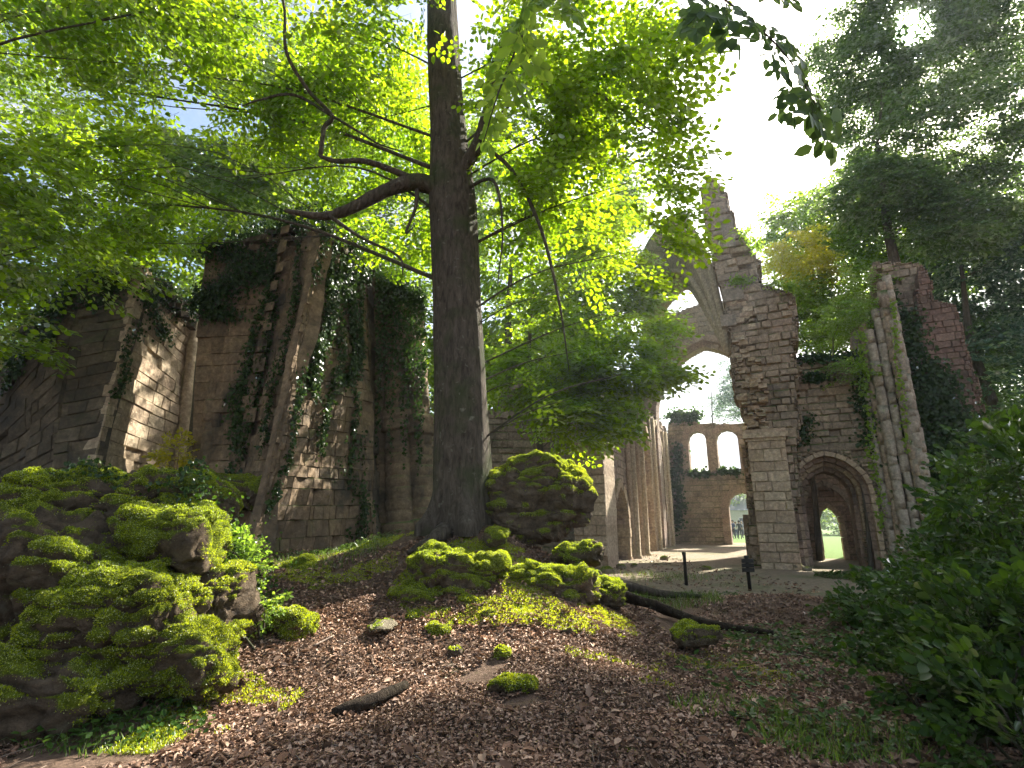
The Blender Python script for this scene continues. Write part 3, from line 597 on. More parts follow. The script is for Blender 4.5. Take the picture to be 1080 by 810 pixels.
# ================================================================== ABBEY
def hz(poly, o, eu): return [hit(a, b, o, eu) for a, b in poly]
GZ = .0
Op = P(790, 600, 21.5); Op.z = 0
# --- crossing pier with broken tower wall
T0 = wallthing('broken_tower', 'tall ragged stone tower ruin with a needle top above the nave', 'tower ruin', Op)
poly = hz([(788, 620), (786, 560), (785, 450), (774, 400), (768, 350), (758, 300), (752, 262), (741, 225), (738, 196), (746, 186), (757, 186), (768, 205), (776, 236), (784, 248), (797, 262), (800, 285), (806, 300), (824, 304), (838, 308), (841, 340), (842, 380), (843, 620)], Op, EU)
fn = plane(Op, EU); us = [p[0] for p in poly]; vs = [p[1] for p in poly]
rg = lambda u, v, s=1.6, a=.5: ((n1(u, v, 3, s, 4, 2) - .5) * a)
m = masonry(MB(), fn, (min(us), max(us)), (-.3, max(vs)), 1.8, lambda u, v: pip(poly, u + rg(u, v), v), ch=.34, ln=(.35, .8), prot=.10, chamf=.03, seed=2, miss=.05); m.build('wall', M['stone_grey'], T0)
Opf = Op - EW * .5; a, zt = hit(788, 466, Opf, EU); b, _ = hit(828, 466, Opf, EU)
pf = plane(Opf, EU); m = masonry(MB(), pf, (a, b), (-.2, zt), .9, ch=.42, ln=(.5, .9), prot=.03, chamf=.015, seed=5, miss=.03); m.build('pilaster', M['stone_buff'], T0)
m = MB(); zc = zt
for (e, h) in ((.05, .12), (.14, .2), (.08, .14)):
    m.hexa([pf(x, zc, w) for x, w in ((a - e, e), (b + e, e), (b + e, -.5), (a - e, -.5))] + [pf(x, zc + h - .004, w) for x, w in ((a - e, e), (b + e, e), (b + e, -.5), (a - e, -.5))]); zc += h
m.build('capital', M['stone_buff'], T0)
# ragged rubble above the capital
m = MB(); r_ = random.Random(4)
for k in range(95):
    t = r_.random(); px = 790 + (772 - 790) * t + r_.uniform(-4, 26 - 12 * t); py = 452 - t * 150; u, z = hit(px, py, Op, EU); s = r_.uniform(.12, .34); d = r_.uniform(.05, .5) * (1.1 - t)
    m.hexa([fn(u + x * s, z + q * s * .6, wv) for q in (-.5, .5) for x, wv in ((-.6, d * r_.uniform(.6, 1.2)), (.6, d * r_.uniform(.6, 1.2)), (.6, -.3), (-.6, -.3))])
m.build('rubble_facing', M['stone_buff'], T0)
for (px, py, s, h) in ((770, 262, .25, 1.5), (774, 318, .42, .55), (769, 345, .3, .5)):
    u, z = hit(px, py, Op, EU); m = MB(); m.hexa([fn(u + x * s, z + q, w_) for q in (0, h) for x, w_ in ((-1, .22), (1, .18), (1, -.2), (-1, -.2))]); m.build('springer_block', M['stone_pale'], T0)
# --- portal wall
Ow = Op + EW * .45; fw_ = plane(Ow, EU)
poly2 = hz([(835, 625), (835, 380), (845, 377), (862, 374), (880, 376), (900, 371), (925, 374), (945, 380), (952, 625)], Ow, EU)
uL, _ = hit(838, 540, Ow, EU); uR, _ = hit(921, 540, Ow, EU); _, zs = hit(876, 522, Ow, EU); _, za = hit(877, 480, Ow, EU)
cu = (uL + uR) / 2; aa = (uR - uL) / 2; Hh = za - zs
W0 = wallthing('portal_wall', 'ruined aisle wall pierced by a deep pointed doorway of receding arches', 'wall', Ow)
us = [p[0] for p in poly2]; vs = [p[1] for p in poly2]
m = masonry(MB(), fw_, (min(us), max(us)), (-.3, max(vs)), 1.0, lambda u, v: pip(poly2, u, v + rg(u, 0, 2, .35)) and not arch_in(u, v, cu, aa + .15, -1, zs, Hh + .2), ch=.27, ln=(.3, .7), prot=.05, chamf=.025, seed=9, miss=.04); m.build('wall', M['stone_grey'], W0)
for k in range(4):
    m = MB(); q = k * .15; arch_ring(m, fw_, cu, aa - q, -.3, zs, Hh - q * 1.1, .17, -.95 - k * .45, .07 - k * .42, True, .33, k); m.build('arch_order', M['stone_pink'] if k % 2 else M['stone_buff'], W0)
q = 4 * .15 - .05; ai, Hi = aa - q + .0, Hh - q * 1.1
def tunnel(mb, fnn, cu, a, s, Hh, w0, w1, n=8, jitter=.0):
    c = (Hh * Hh - a * a) / (2 * a); Rr = a + c; am = math.atan2(Hh, c); L = [(cu - a, -.3), (cu - a, s)] + [(cu + c - Rr * math.cos(am * i / n), s + Rr * math.sin(am * i / n)) for i in range(1, n + 1)]
    L += [(2 * cu - x, z) for x, z in L[-2::-1]]; vs = [fnn(x, z, w_) for w_ in (w0, w1) for x, z in L]; k = len(L); vo = [fnn(x + (.3 if x > cu else -.3), z + .3, w_) for w_ in (w0, w1) for x, z in L]
    mb.add(vs + vo, [(i, i + 1, i + 1 + k, i + k) for i in range(k - 1)] + [(2 * k + i + 1, 2 * k + i, 3 * k + i, 3 * k + i + 1) for i in range(k - 1)])
m = MB(); tunnel(m, fw_, cu, ai + .1, zs, Hi + .1, -1.9, -2.4); m.build('vault', M['stone_grey'], W0)
# aisle bay behind the portal: side walls, roof and inner wall with doorway
fb = plane(Ow + EW * 6.2, EU); ul, _ = hit(866, 560, Ow + EW * 6.2, EU); ur, _ = hit(887, 560, Ow + EW * 6.2, EU); _, z2 = hit(876, 536, Ow + EW * 6.2, EU); cb_ = (ul + ur) / 2; ab = (ur - ul) / 2
IW = wallthing('inner_wall', 'inner pinkish wall with a small doorway seen through the portal arches', 'wall', Ow + EW * 6.2)
m = masonry(MB(), fb, (cb_ - 3.5, cb_ + 3.5), (-.3, 5.6), .7, lambda u, v: not arch_in(u, v, cb_, ab + .1, -1, z2 - .7, .8), ch=.3, prot=.03, chamf=.02, seed=12); m.build('wall', M['stone_pink'], IW)
m = MB(); arch_ring(m, fb, cb_, ab, -.3, z2 - .7, .75, .2, -.7, .06, seed=3); m.build('arch_order', M['stone_buff'], IW)
ul, _ = hit(851, 560, Ow + EW * 6.0, EU); ur, _ = hit(900, 560, Ow + EW * 6.0, EU); _, z3 = hit(876, 512, Ow + EW * 6.0, EU)
m = MB(); arch_ring(m, plane(Ow + EW * 6.0, EU), (ul + ur) / 2, (ur - ul) / 2, -.3, z3 - 1.3, 1.3, .22, -.15, .1, seed=4); m.build('wall_rib', M['stone_pale'], IW)
for (u0, u1) in ((cb_ - 3.5, cb_ - 3.1), (cb_ + 3.1, cb_ + 3.5)):
    m = MB(); m.hexa([fb(x, z, w_) for z in (-.3, 2.0) for x, w_ in ((u0, .02), (u1, .02), (u1, 5.), (u0, 5.))]); m.build('side_wall', M['stone_grey'], IW)
# --- far transept wall with windows and doorway
Of = P(712, 573, 42); Of.z = 0; ff = plane(Of, EU)
FW = wallthing('far_wall', 'far end wall with two round headed windows over a doorway', 'wall', Of)
pf_ = hz([(704, 600), (704, 450), (708, 440), (716, 431), (728, 436), (738, 446), (760, 448), (800, 446), (812, 440), (812, 600)], Of, EU)
wins = []
for (x0, x1, yt, yb) in ((727, 746, 455, 499), (757, 780, 453, 496), (763, 793, 520, 585)):
    a0, _ = hit(x0, 480, Of, EU); a1, _ = hit(x1, 480, Of, EU); xm = (x0 + x1) / 2; _, t = hit(xm, yt, Of, EU); _, bt = hit(xm, yb, Of, EU); wins.append(((a0 + a1) / 2, (a1 - a0) / 2, bt if yb < 560 else -1, t))
m = masonry(MB(), ff, (min(p[0] for p in pf_), max(p[0] for p in pf_)), (-.3, max(p[1] for p in pf_)), 1.2, lambda u, v: pip(pf_, u, v + rg(u, 0, 1.2, .3)) and not any(arch_in(u, v, c_, a_ + .1, z_, t_ - a_, a_ + .1) for c_, a_, z_, t_ in wins), ch=.38, ln=(.5, 1.), prot=.05, chamf=.03, seed=14); m.build('wall', M['stone_brown'], FW)
for k, (c_, a_, z_, t_) in enumerate(wins):
    m = MB(); arch_ring(m, ff, c_, a_, z_, t_ - a_, a_ * 1.001, .5, -.9, .14, True, .4, 20 + k); f_ = m.build('window_frame' if k < 2 else 'door_surround', M['stone_pink'], FW)
# --- side wall running away on the left of the nave
Os = P(640, 583, 22.5); Os.z = 0; Oe = P(713, 573, 42.0); Oe.z = 0; ES = (Oe - Os).normalized(); LS = (Oe - Os).length; fs = plane(Os, ES)
SW = wallthing('nave_side_wall', 'long pinkish side wall of pointed arches receding down the nave', 'wall', Os)
_, zt = hit(690, 438, Os + ES * 14, EU); zt = 9.2
def uof(px): 
    d = P(px, 500, 1.) - Vector((0, 0, CZ)); n_ = Vector((ES.y, -ES.x, 0)); q = Vector((0, 0, CZ)) + d * (Os.dot(n_) / d.dot(n_)); return (q - Os).dot(ES)
def zof(u, py): return hit(540, py, Os + ES * u, (1, 0, 0))[1]
holes = []
for (x0, x1, yt, fr) in ((643, 657, 513, .55), (676, 684, 448, .75), (688, 698, 448, .75)):
    u0, u1 = uof(x0), uof(x1); z = zof((u0 + u1) / 2, yt); a_ = (u1 - u0) / 2; Hq = max(a_ * 1.35, 1.2); holes.append(((u0 + u1) / 2, a_, z - Hq, Hq))
m = masonry(MB(), fs, (-.2, LS), (-.3, zt), 1.0, lambda u, v: v < zt + rg(u, 0, 1, .8) - .4 and not any(arch_in(u, v, c_, a_, -1, s_, h_) for c_, a_, s_, h_ in holes), ch=.32, ln=(.4, .9), prot=.05, chamf=.03, seed=16); m.build('wall', M['stone_pink'], SW)
for k, (c_, a_, s_, h_) in enumerate(holes):
    m = MB(); arch_ring(m, fs, c_, a_, -.3, s_, h_, .35, -.9, .18, True, .4, 30 + k); m.build('arch_order', M['stone_buff'], SW)
bk = plane(Os - Vector((ES.y, -ES.x, 0)) * 1.6, ES); m = masonry(MB(), bk, (.2, LS), (-.3, 8.8), .3, ch=.4, ln=(.5, 1.), prot=.05, chamf=.04, seed=17); m.build('recess_wall', M['stone_grey'], SW)
nS = Vector((ES.y, -ES.x, 0))
for px in (662, 672, 686, 700):
    u = uof(px); m = MB()
    for (du, dw, r) in ((0, .28, .17), (-.3, .12, .13), (.3, .12, .13)):
        p0 = fs(u + du, -.3, dw); m.tube([p0 + Vector((0, 0, z)) for z in (0, .4, .45, 3, 6, 8.4)], [r * 1.5, r * 1.5, r, r, r * .97, r * .95], 10, rough=.06)
    m.build('wall_shaft', M['stone_buff'], SW)
# --- buff pier at the near end of the side wall
Pp = P(606, 583, 21.2); Pp.z = 0; a, _ = hit(638, 520, Pp, EU); PIER = wallthing('nave_pier', 'square buff pier standing below the hanging leaves, left of the nave', 'pier', Pp)
m = masonry(MB(), plane(Pp, EU), (0, a), (-.3, 7.4), 1.5, ch=.4, ln=(.45, .9), prot=.04, chamf=.02, seed=18, miss=.03); m.build('shaft', M['stone_buff'], PIER)
m = MB()
for e, z in ((.12, 4.6), (.18, 4.75)): m.hexa([plane(Pp, EU)(x, z + q, w_) for q in (0, .14) for x, w_ in ((-e, e), (a + e, e), (a + e, -1.3), (-e, -1.3))])
m.build('capital', M['stone_buff'], PIER)
# --- wall seen between ruin and tree
Ol = P(440, 560, 23); Ol.z = .3; pl_ = hz([(436, 600), (436, 475), (452, 452), (470, 440), (524, 432), (536, 396), (550, 394), (556, 430), (575, 436), (604, 432), (640, 425), (640, 600)], Ol, (1, .05, 0))
BW = wallthing('back_wall', 'sunlit buff wall remnant seen between the trunk and hanging leaves', 'wall', Ol); fl_ = plane(Ol, (1, .05, 0))
m = masonry(MB(), fl_, (min(p[0] for p in pl_), max(p[0] for p in pl_)), (-.6, max(p[1] for p in pl_)), .9, lambda u, v: pip(pl_, u, v + Ol.z + rg(u, 0, 1.2, .5)), ch=.34, ln=(.4, .9), prot=.05, chamf=.03, seed=19); m.build('wall', M['stone_brown'], BW)
# --- great arch
Og = P(702, 575, 36); Og.z = 0; fg = plane(Og, EU); ug, zg = hit(742, 366, Og, EU); _, zsp = hit(702, 440, Og, EU)
GA = wallthing('great_arch', 'great pointed arch high over the nave with sky behind it', 'arch', Og)
pg = [(-1.3, -.3), (-1.5, zsp + 1.5), (-.9, zg + .2), (-.5, zg + 2.6), (ug, zg + 3.2), (2 * ug, zg + 2.9), (2 * ug + 2, zg + 1), (2 * ug + 2, -.3)]
m = masonry(MB(), fg, (-1.6, 2 * ug + 2), (-.3, zg + 3.3), 1.3, lambda u, v: pip(pg, u, v + rg(u, 0, 1, .4)) and not arch_in(u, v, ug, ug + .1, -1, zsp, zg - zsp + .1), ch=.38, ln=(.45, .9), prot=.05, chamf=.03, seed=22); m.build('wall', M['stone_brown'], GA)
for k in range(2):
    m = MB(); arch_ring(m, fg, ug, ug - .0 + .35 * k, -.3, zsp, zg - zsp + .4 * k, .42, -.9, .12 + .35 * k, True, .45, 40 + k); m.build('arch_order', M['stone_pink'], GA)
# --- vault fragment: ribs springing from the tower and webs between them
VF = wallthing('vault_fragment', 'broken ribbed vault fan springing from the tower over the nave', 'vault', P(766, 340, 23.2))
Sp = P(766, 345, 22.8); ends = [P(722, 228, 23.6), P(690, 250, 26.5), P(672, 292, 30), P(684, 345, 34)]; ribs = []
for k, e in enumerate(ends):
    d = e - Sp; mid = Sp.lerp(e, .42) + Vector((0, 0, .20 * d.length)); ribs.append(curve([Sp + Vector((0, 0, -1.2)), Sp.lerp(mid, .5) + Vector((0, 0, .18)), mid, e], 6))
for k in range(3):
    A_, B_ = ribs[k], ribs[k + 1]; n_ = len(A_); g_ = 6; m = MB(); vs = []
    for layer in (0, .32):
        for i_ in range(n_):
            for j_ in range(g_ + 1):
                t = j_ / g_; p = A_[i_].lerp(B_[i_], t); p = p + Vector((0, 0, math.sin(t * math.pi) * .10 * (A_[i_] - B_[i_]).length + layer)); p += Vector([(n1(*p, 1.5, 60 + q) - .5) * .12 for q in range(3)]); vs.append(p)
    K = n_ * (g_ + 1); idx = lambda i_, j_: i_ * (g_ + 1) + j_
    fcs = [(idx(i_, j_), idx(i_, j_ + 1), idx(i_ + 1, j_ + 1), idx(i_ + 1, j_)) for i_ in range(n_ - 1) for j_ in range(g_)]
    rim = [(idx(n_ - 1, j_), idx(n_ - 1, j_ + 1), idx(n_ - 1, j_ + 1) + K, idx(n_ - 1, j_) + K) for j_ in range(g_)]
    m.add(vs, fcs + [tuple(q + K for q in reversed(f_)) for f_ in fcs] + rim, True); m.build('web', M['stone_grey'], VF)
for k, rb in enumerate(ribs):
    m = MB(); m.tube([p + Vector((0, 0, -.12)) for p in rb], [.15] * len(rb), 6, rough=.1); m.build('rib', M['stone_buff'], VF)
m = MB(); kp = ribs[2][14]; m.tube([kp + Vector((0, 0, -.55)), kp + Vector((0, 0, -.3)), kp], [.45, .5, .3], 12); m.build('boss', M['stone_pale'], VF)
# --- clustered shafts and the tall right hand buttress ruin
Oc = P(935, 600, 19.6); Oc.z = 0; CP = wallthing('clustered_pier', 'pale weathered cluster of slender shafts with creepers, right of the portal', 'pier', Oc)
m = MB(); pc = plane(Oc, EU)
for k, (px, py, dw, r) in enumerate([(905, 356, -.35, .13), (910, 345, -.2, .11), (917, 352, -.02, .14), (924, 330, -.05, .12), (930, 306, .05, .15), (936, 298, .1, .12), (942, 345, .12, .14), (948, 398, .1, .12), (955, 430, .08, .15), (962, 446, .0, .12)]):
    u, zt = hit(px, py, Oc, EU); m = MB(); z = -.3; ts = []; rs = []; r_ = random.Random(k)
    while z < zt:
        h_ = r_.uniform(.35, .7); q = 1.2 * r_.uniform(.93, 1.07) * (1.15 if z < .2 else 1); j_ = r_.uniform(-.02, .02); ts += [(z + .004, j_), (z + .02, j_), (z + h_ * .5, j_), (z + h_ - .02, j_), (z + h_ - .004, j_)]; rs += [r * q * .93, r * q, r * q * r_.uniform(.95, 1.04), r * q, r * q * .93]; z += h_
    m.tube([pc(u + j_, z_, dw + j_) for z_, j_ in ts], rs, 14, rough=.14); m.build('shaft', M['stone_grey' if k % 3 == 1 else 'stone_pale'], CP)
u0, _ = hit(908, 345, Oc, EU); u1, _ = hit(955, 345, Oc, EU); _, zt = hit(925, 330, Oc, EU)
masonry(MB(), plane(Oc + EW * .35, EU), (u0, u1), (-.3, zt), .9, lambda u, v: v < zt - 2.6 * max(0, (u - u0) / (u1 - u0)) + rg(u, v, 1.4, .8), ch=.3, prot=.09, chamf=.03, seed=23).build('core', M['stone_grey'], CP)
Ob = P(930, 600, 20.6); Ob.z = 0; BT = wallthing('red_buttress', 'tall reddish stepped buttress ruin partly hung with ivy at the right', 'buttress', Ob)
p1_ = hz([(915, 640), (905, 400), (900, 345), (921, 330), (922, 276), (975, 277), (980, 300), (984, 640)], Ob, EU); p2_ = hz([(965, 640), (966, 320), (969, 290), (975, 277), (985, 300), (986, 315), (1010, 322), (1020, 370), (1036, 415), (1046, 470), (1060, 640)], Ob - EW * .5, EU)
masonry(MB(), plane(Ob, EU), (min(p[0] for p in p1_), max(p[0] for p in p1_)), (-.3, max(p[1] for p in p1_)), 1.6, lambda u, v: pip(p1_, u + rg(u, v, 1.3, .25), v), ch=.3, ln=(.4, .8), prot=.06, chamf=.025, seed=24, miss=.04).build('wall', M['stone_grey'], BT)
masonry(MB(), plane(Ob - EW * .5, EU), (min(p[0] for p in p2_), max(p[0] for p in p2_)), (-.3, max(p[1] for p in p2_)), 1.7, lambda u, v: pip(p2_, u + rg(u, v, 1.3, .2), v), ch=.26, ln=(.35, .7), prot=.03, chamf=.015, seed=25).build('offset_buttress', M['stone_red'], BT)
# ================================================================== NEAR RUINS ON THE LEFT
def facet(B0, B1, T0_, T1, bulge=.12, seed=0, rib=0.):
    B0, B1, T0_, T1 = map(Vector, (B0, B1, T0_, T1)); U = max((B1 - B0).length, (T1 - T0_).length); V_ = ((T0_ + T1) / 2 - (B0 + B1) / 2).length
    nn = ((B1 - B0).cross(T0_ - B0)).normalized()
    if nn.dot(Vector((0, 0, CZ)) - B0) < 0: nn = -nn
    def f(u, v, w_):
        s, t = u / U, v / V_; p = B0.lerp(B1, s).lerp(T0_.lerp(T1, s), t)
        k = (n1(p.x, p.y, p.z, .9, seed, 2) - .5) * bulge * 2 + (n1(p.x, p.y, p.z, 2.6, seed + 1, 2) - .5) * bulge * .8
        if rib: k += rib * abs(math.sin(math.pi * (u / .62 + n1(0, 0, p.z, .5, seed + 3) * .5))) - rib * .6 + (n1(p.x, p.y, p.z * .35, 6, seed + 4) - .5) * .10
        return p + nn * (w_ + k)
    return f, U, V_, nn
def ruin(name, label, pts, mats, depth=1.6, ch=.32, seed=0, prot=.03, rag=.6, miss=.05, chamf_=.012, ribs_={}, quoins=(), qmat='stone_brown'):
    """pts: (base px, py, Y, top px, py, Y) left to right along the front"""
    B = [P(a, b, c_) for a, b, c_, *_ in pts]; T = [P(*q[3:6]) for q in pts]
    for b in B: b.z = min(b.z, H(b.x, b.y)) - .35
    o = wallthing(name, label, 'ruin', B[len(B) // 2]); nF = len(pts); FC = []
    m = MB(); back = [b + Vector((0, depth, 0)) for b in (B[-1], B[0])]; bt = [t + Vector((0, depth, 0)) for t in (T[-1], T[0])]; cen = sum(B, Vector()) / nF + Vector((0, depth * .6, 0)); ctp = sum(T, Vector()) / nF + Vector((0, depth * .6, 0))
    lo = [p.lerp(cen, .14) + Vector((0, .25, 0)) for p in B] + back; hi = [p.lerp(ctp, .14) + Vector((0, .2, -.45)) for p in T] + [p - Vector((0, 0, .4)) for p in bt]; k = len(lo)
    m.add(lo + hi, [(i_, (i_ + 1) % k, (i_ + 1) % k + k, i_ + k) for i_ in range(k)] + [tuple(range(k, 2 * k))]); m.build('rubble_core', M['stone_dark'], o)
    for i_ in range(nF - 1):
        rb_ = ribs_.get(i_, 0.); f, U, V_, nn = facet(B[i_], B[i_ + 1], T[i_], T[i_ + 1], seed=seed + i_, rib=rb_); FC.append((f, U, V_, nn))
        masonry(MB(), f, (0, U), (0, V_ + .1), .3, lambda u, v: v < V_ - rag * n1(u, i_ * 9, seed, 1.1, seed, 2), ch=ch * (.75 if rb_ else 1), ln=(.2, .42) if rb_ else (.4, 1.), prot=.008 if rb_ else prot, chamf=chamf_, split=.16, seed=seed + i_, miss=miss).build('facing', M[mats[i_]], o)
    for i_ in quoins:
        m = MB(); r_ = random.Random(seed + i_ * 7); L_ = (T[i_] - B[i_]).length; d_ = (T[i_] - B[i_]) / L_; z = 0; ea = (B[i_ + 1] - B[i_]).normalized(); eb = (B[i_ - 1] - B[i_]).normalized(); k = 0
        while z < L_ - .25:
            h_ = r_.uniform(.2, .36); la, lb = (r_.uniform(.4, .6), r_.uniform(.22, .32)) if k % 2 else (r_.uniform(.22, .32), r_.uniform(.4, .6)); o_ = B[i_] + d_ * z + ea * -r_.uniform(.02, .07) + eb * -r_.uniform(.02, .07) + Vector((r_.uniform(-.02, .02), r_.uniform(-.03, .01), 0)); e_ = Vector((0, 0, 1))
            m.hexa([o_ + d_ * q + x_ for q in (.006, h_ - .008) for x_ in (Vector(), ea * la, ea * la + eb * lb, eb * lb)]); z += h_; k += 1
        m.build('corner_stones', M[qmat], o)
    # rubble along the broken top
    m = MB(); r_ = random.Random(seed)
    for q in range(int(110 * (T[-1] - T[0]).length / 3)):
        s = r_.random() * (nF - 1); i_ = int(s); p = T[i_].lerp(T[i_ + 1], s - i_) + Vector((r_.uniform(-.15, .15), r_.uniform(-.1, depth), -r_.uniform(.1, .62))); z = r_.uniform(.08, .24); mt = Matrix.Rotation(r_.uniform(-.5, .5), 4, 'Z') @ Matrix.Rotation(r_.uniform(-.3, .3), 4, 'X')
        m.hexa([p + mt @ Vector((x * z * 1.3, y * z, h * z * .7)) for h in (-.5, .5) for x, y in ((-.6, -.6), (.6, -.6), (.6, .6), (-.6, .6))])
    m.build('broken_stones', M['stone_dark'], o); return o, FC, T, B
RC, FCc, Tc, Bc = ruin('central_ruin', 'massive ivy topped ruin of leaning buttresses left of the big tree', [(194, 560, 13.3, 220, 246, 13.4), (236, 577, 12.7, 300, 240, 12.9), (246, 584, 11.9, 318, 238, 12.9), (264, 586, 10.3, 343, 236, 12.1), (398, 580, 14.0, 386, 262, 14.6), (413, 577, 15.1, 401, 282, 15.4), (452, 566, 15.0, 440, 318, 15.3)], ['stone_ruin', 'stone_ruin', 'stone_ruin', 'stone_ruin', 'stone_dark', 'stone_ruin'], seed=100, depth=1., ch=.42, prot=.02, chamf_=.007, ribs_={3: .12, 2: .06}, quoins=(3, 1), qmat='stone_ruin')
for (bx, by, tx, ty, YY, r) in ((212, 560, 238, 290, 13.2, .16), (404, 576, 400, 296, 14.8, .30), (425, 573, 416, 300, 14.6, .37), (448, 566, 434, 316, 14.7, .34)):
    a_, b_ = P(bx, by, YY), P(tx, ty, YY + .3); a_.z -= .4; n_ = 26; m = MB()
    ts = []; rs = []
    for i_ in range(n_):
        k_ = (1.5 if i_ < 2 else 1.25 if i_ < 3 else 1.2 if i_ in (11, 12) else 1) * (1.12 - .12 * i_ / n_) * random.uniform(.975, 1.025)
        ts += [i_ / n_ + .0015, i_ / n_ + .006, (i_ + .55) / n_, (i_ + 1) / n_ - .006, (i_ + 1) / n_ - .0015]; rs += [r * k_ * .95, r * k_, r * k_ * random.uniform(.99, 1.01), r * k_, r * k_ * .95]
    m.tube([a_.lerp(b_, t_) for t_ in ts], rs, 20, rough=.06); m.build('wall_shaft', M['stone_ruin'], RC)
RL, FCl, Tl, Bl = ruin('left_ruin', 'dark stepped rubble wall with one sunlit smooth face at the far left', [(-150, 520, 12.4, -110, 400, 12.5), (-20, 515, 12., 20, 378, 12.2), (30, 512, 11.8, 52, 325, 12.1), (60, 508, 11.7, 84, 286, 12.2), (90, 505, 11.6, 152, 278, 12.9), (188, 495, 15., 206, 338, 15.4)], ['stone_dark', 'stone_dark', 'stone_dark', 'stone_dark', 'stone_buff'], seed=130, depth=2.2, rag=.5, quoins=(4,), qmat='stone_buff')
m = MB(); a_, b_ = P(189, 505, 14.9), P(205, 340, 15.3); a_.z -= .5; m.tube([a_.lerp(b_, t) for t in np.linspace(0, 1, 14)], [.14 * random.uniform(.95, 1.08) for _ in range(14)], 8); m.build('corner_shaft', M['stone_buff'], RL)
# low wall joining the two ruins
Oq = P(120, 520, 12.4); Oq.z = .6; LW = wallthing('low_wall', 'low rubble wall linking the two left ruins', 'wall', Oq); _, zt = hit(200, 492, Oq, (1, 0, 0)); u1, _ = hit(240, 500, Oq, (1, 0, 0))
masonry(MB(), plane(Oq, (1, 0, 0)), (0, u1), (-.3, zt - Oq.z), .6, lambda u, v: v < zt - Oq.z - .3 + rg(u, 0, 1.5, .5), ch=.24, prot=.07, chamf=.03, seed=33).build('wall', M['stone_dark'], LW)

# moss carpet creeping over the earth of the bank
def moss_ground(label, cx, cy, rx, ry, n, thr):
    a = rng.random(n) * 6.283; q = np.sqrt(rng.random(n)); x = cx + np.cos(a) * q * rx; y = cy + np.sin(a) * q * ry
    k = noise(np.stack([x, y, 0 * x], 1), 2.6, 61, 4) > thr + .12 * q; x, y = x[k], y[k]; n = len(x); z = hgt(x, y) + rng.random(n) ** 2 * .03
    d = rng.normal(size=(n, 3)) * .6; d[:, 2] = 1; L = .02 * (.5 + rng.random(n)); V, Q = leaf_verts(np.stack([x, y, z], 1), d, rnd_dirs(n), L, L * .45, .1, False)
    tag(link('moss', mesh_np(V, Q), M['moss']), label, 'moss', kind='stuff')
moss_ground('thin green moss spread over the earth around the central mound', .15, 8.1, 1.9, 1.1, 130000, .40)
moss_ground('patchy moss on the bank below the massive ruin', -3.0, 9.2, 1.6, .9, 45000, .47)
moss_ground('moss flecks on the shaded earth of the right slope', 1.9, 6.6, 1.3, .9, 22000, .52)
moss_ground('moss at the foot of the near left pile', -2.6, 5.0, 1.2, .7, 40000, .48)

for k, (px, py, YY, r) in enumerate([(655, 590, 21, .16), (668, 588, 22, .12), (745, 596, 20.5, .13), (842, 606, 20.5, .2), (852, 608, 20, .13), (700, 582, 26, .18), (640, 596, 19, .2), (628, 600, 18.5, .14), (905, 606, 19.4, .18), (918, 612, 19, .12)]):
    q_ = P(px, py, YY); rock('fallen_stone', 'small tumbled stone lying on the nave floor near the walls', 'stone', (q_.x, YY, H(q_.x, YY) + r * .3), (r * 1.2, r, r * .7), moss=.3, seed=60 + k, sub=3, mat='rock_pale', group='tumbled stones on the nave floor', tuft=600, lump=.3)
# ================================================================== IVY AND CREEPERS
def ivy(name, label, pts, nrm, L, parent=None, cat='ivy', hang=.8, jit=.45, mat='ivy'):
    n = len(pts); d = rng.normal(size=(n, 3)) * .5; d[:, 2] -= hang; nn = np.asarray(nrm) + rng.normal(size=(n, 3)) * jit
    Ls = L * (.6 + .7 * rng.random(n)); V, Q = leaf_verts(np.asarray(pts), d, nn, Ls, Ls * .85, .12, True)
    return tag(link(name, mesh_np(V, Q), M[mat]), label, cat)
def on_facets(FC, specs):
    """specs: (facet, s0, t0, s1, t1, width, n) strands from (s0,t0) to (s1,t1)"""
    PP, NN = [], []
    for (i_, s0, t0, s1, t1, wd, n) in specs:
        f, U, V_, nn = FC[i_]; t = rng.random(n) ** .85; wob = np.sin(t * 9 + s0 * 20) * wd * .5 / U
        s = s0 + (s1 - s0) * t + wob + rng.normal(size=n) * wd * (1 - .5 * t) / U * .5; tt = t0 + (t1 - t0) * t + rng.normal(size=n) * .015
        for a, b in zip(s, tt):
            a = min(max(a, -.04), 1.04); PP.append(f(a * U, min(b, 1.02) * V_, .05 + abs(rng.normal()) * .07)); NN.append(nn)
    return np.array([p[:] for p in PP]), np.array([p[:] for p in NN])
pts, nn = on_facets(FCc, [(0, .5, 1.0, .45, .70, 1.6, 4200), (0, .95, .95, .95, .1, .35, 1800), (1, .5, 1, .5, .1, .3, 900), (2, .5, 1, .5, .3, .3, 900), (0, .8, .5, .9, .05, .35, 700), (1, .5, 1, .5, .3, .4, 500), (3, .15, 1.0, .25, .45, .55, 2600), (3, .5, 1., .5, .78, 2.2, 3600), (3, .7, 1., .65, .5, .7, 1900), (3, .45, .95, .4, .3, .35, 900), (3, .85, .9, .7, .35, .25, 600), (3, .08, .6, .03, .15, .2, 500), (5, .5, 1.02, .5, .8, 1.4, 2600), (5, .95, .9, .95, .3, .3, 700), (3, .75, .35, .8, .02, .6, 700)])
top = []; tn = []
for k in range(8500):
    s = rng.random() * (len(Tc) - 1); i_ = int(s); p = Tc[i_].lerp(Tc[i_ + 1], s - i_); top.append((p.x + rng.normal() * .16, p.y + rng.random() * 1.6 - .35, p.z - .15 + rng.normal() * .25 + .3 * math.sin(math.pi * s / (len(Tc) - 1)))); tn.append((rng.normal() * .6, -.6, .7))
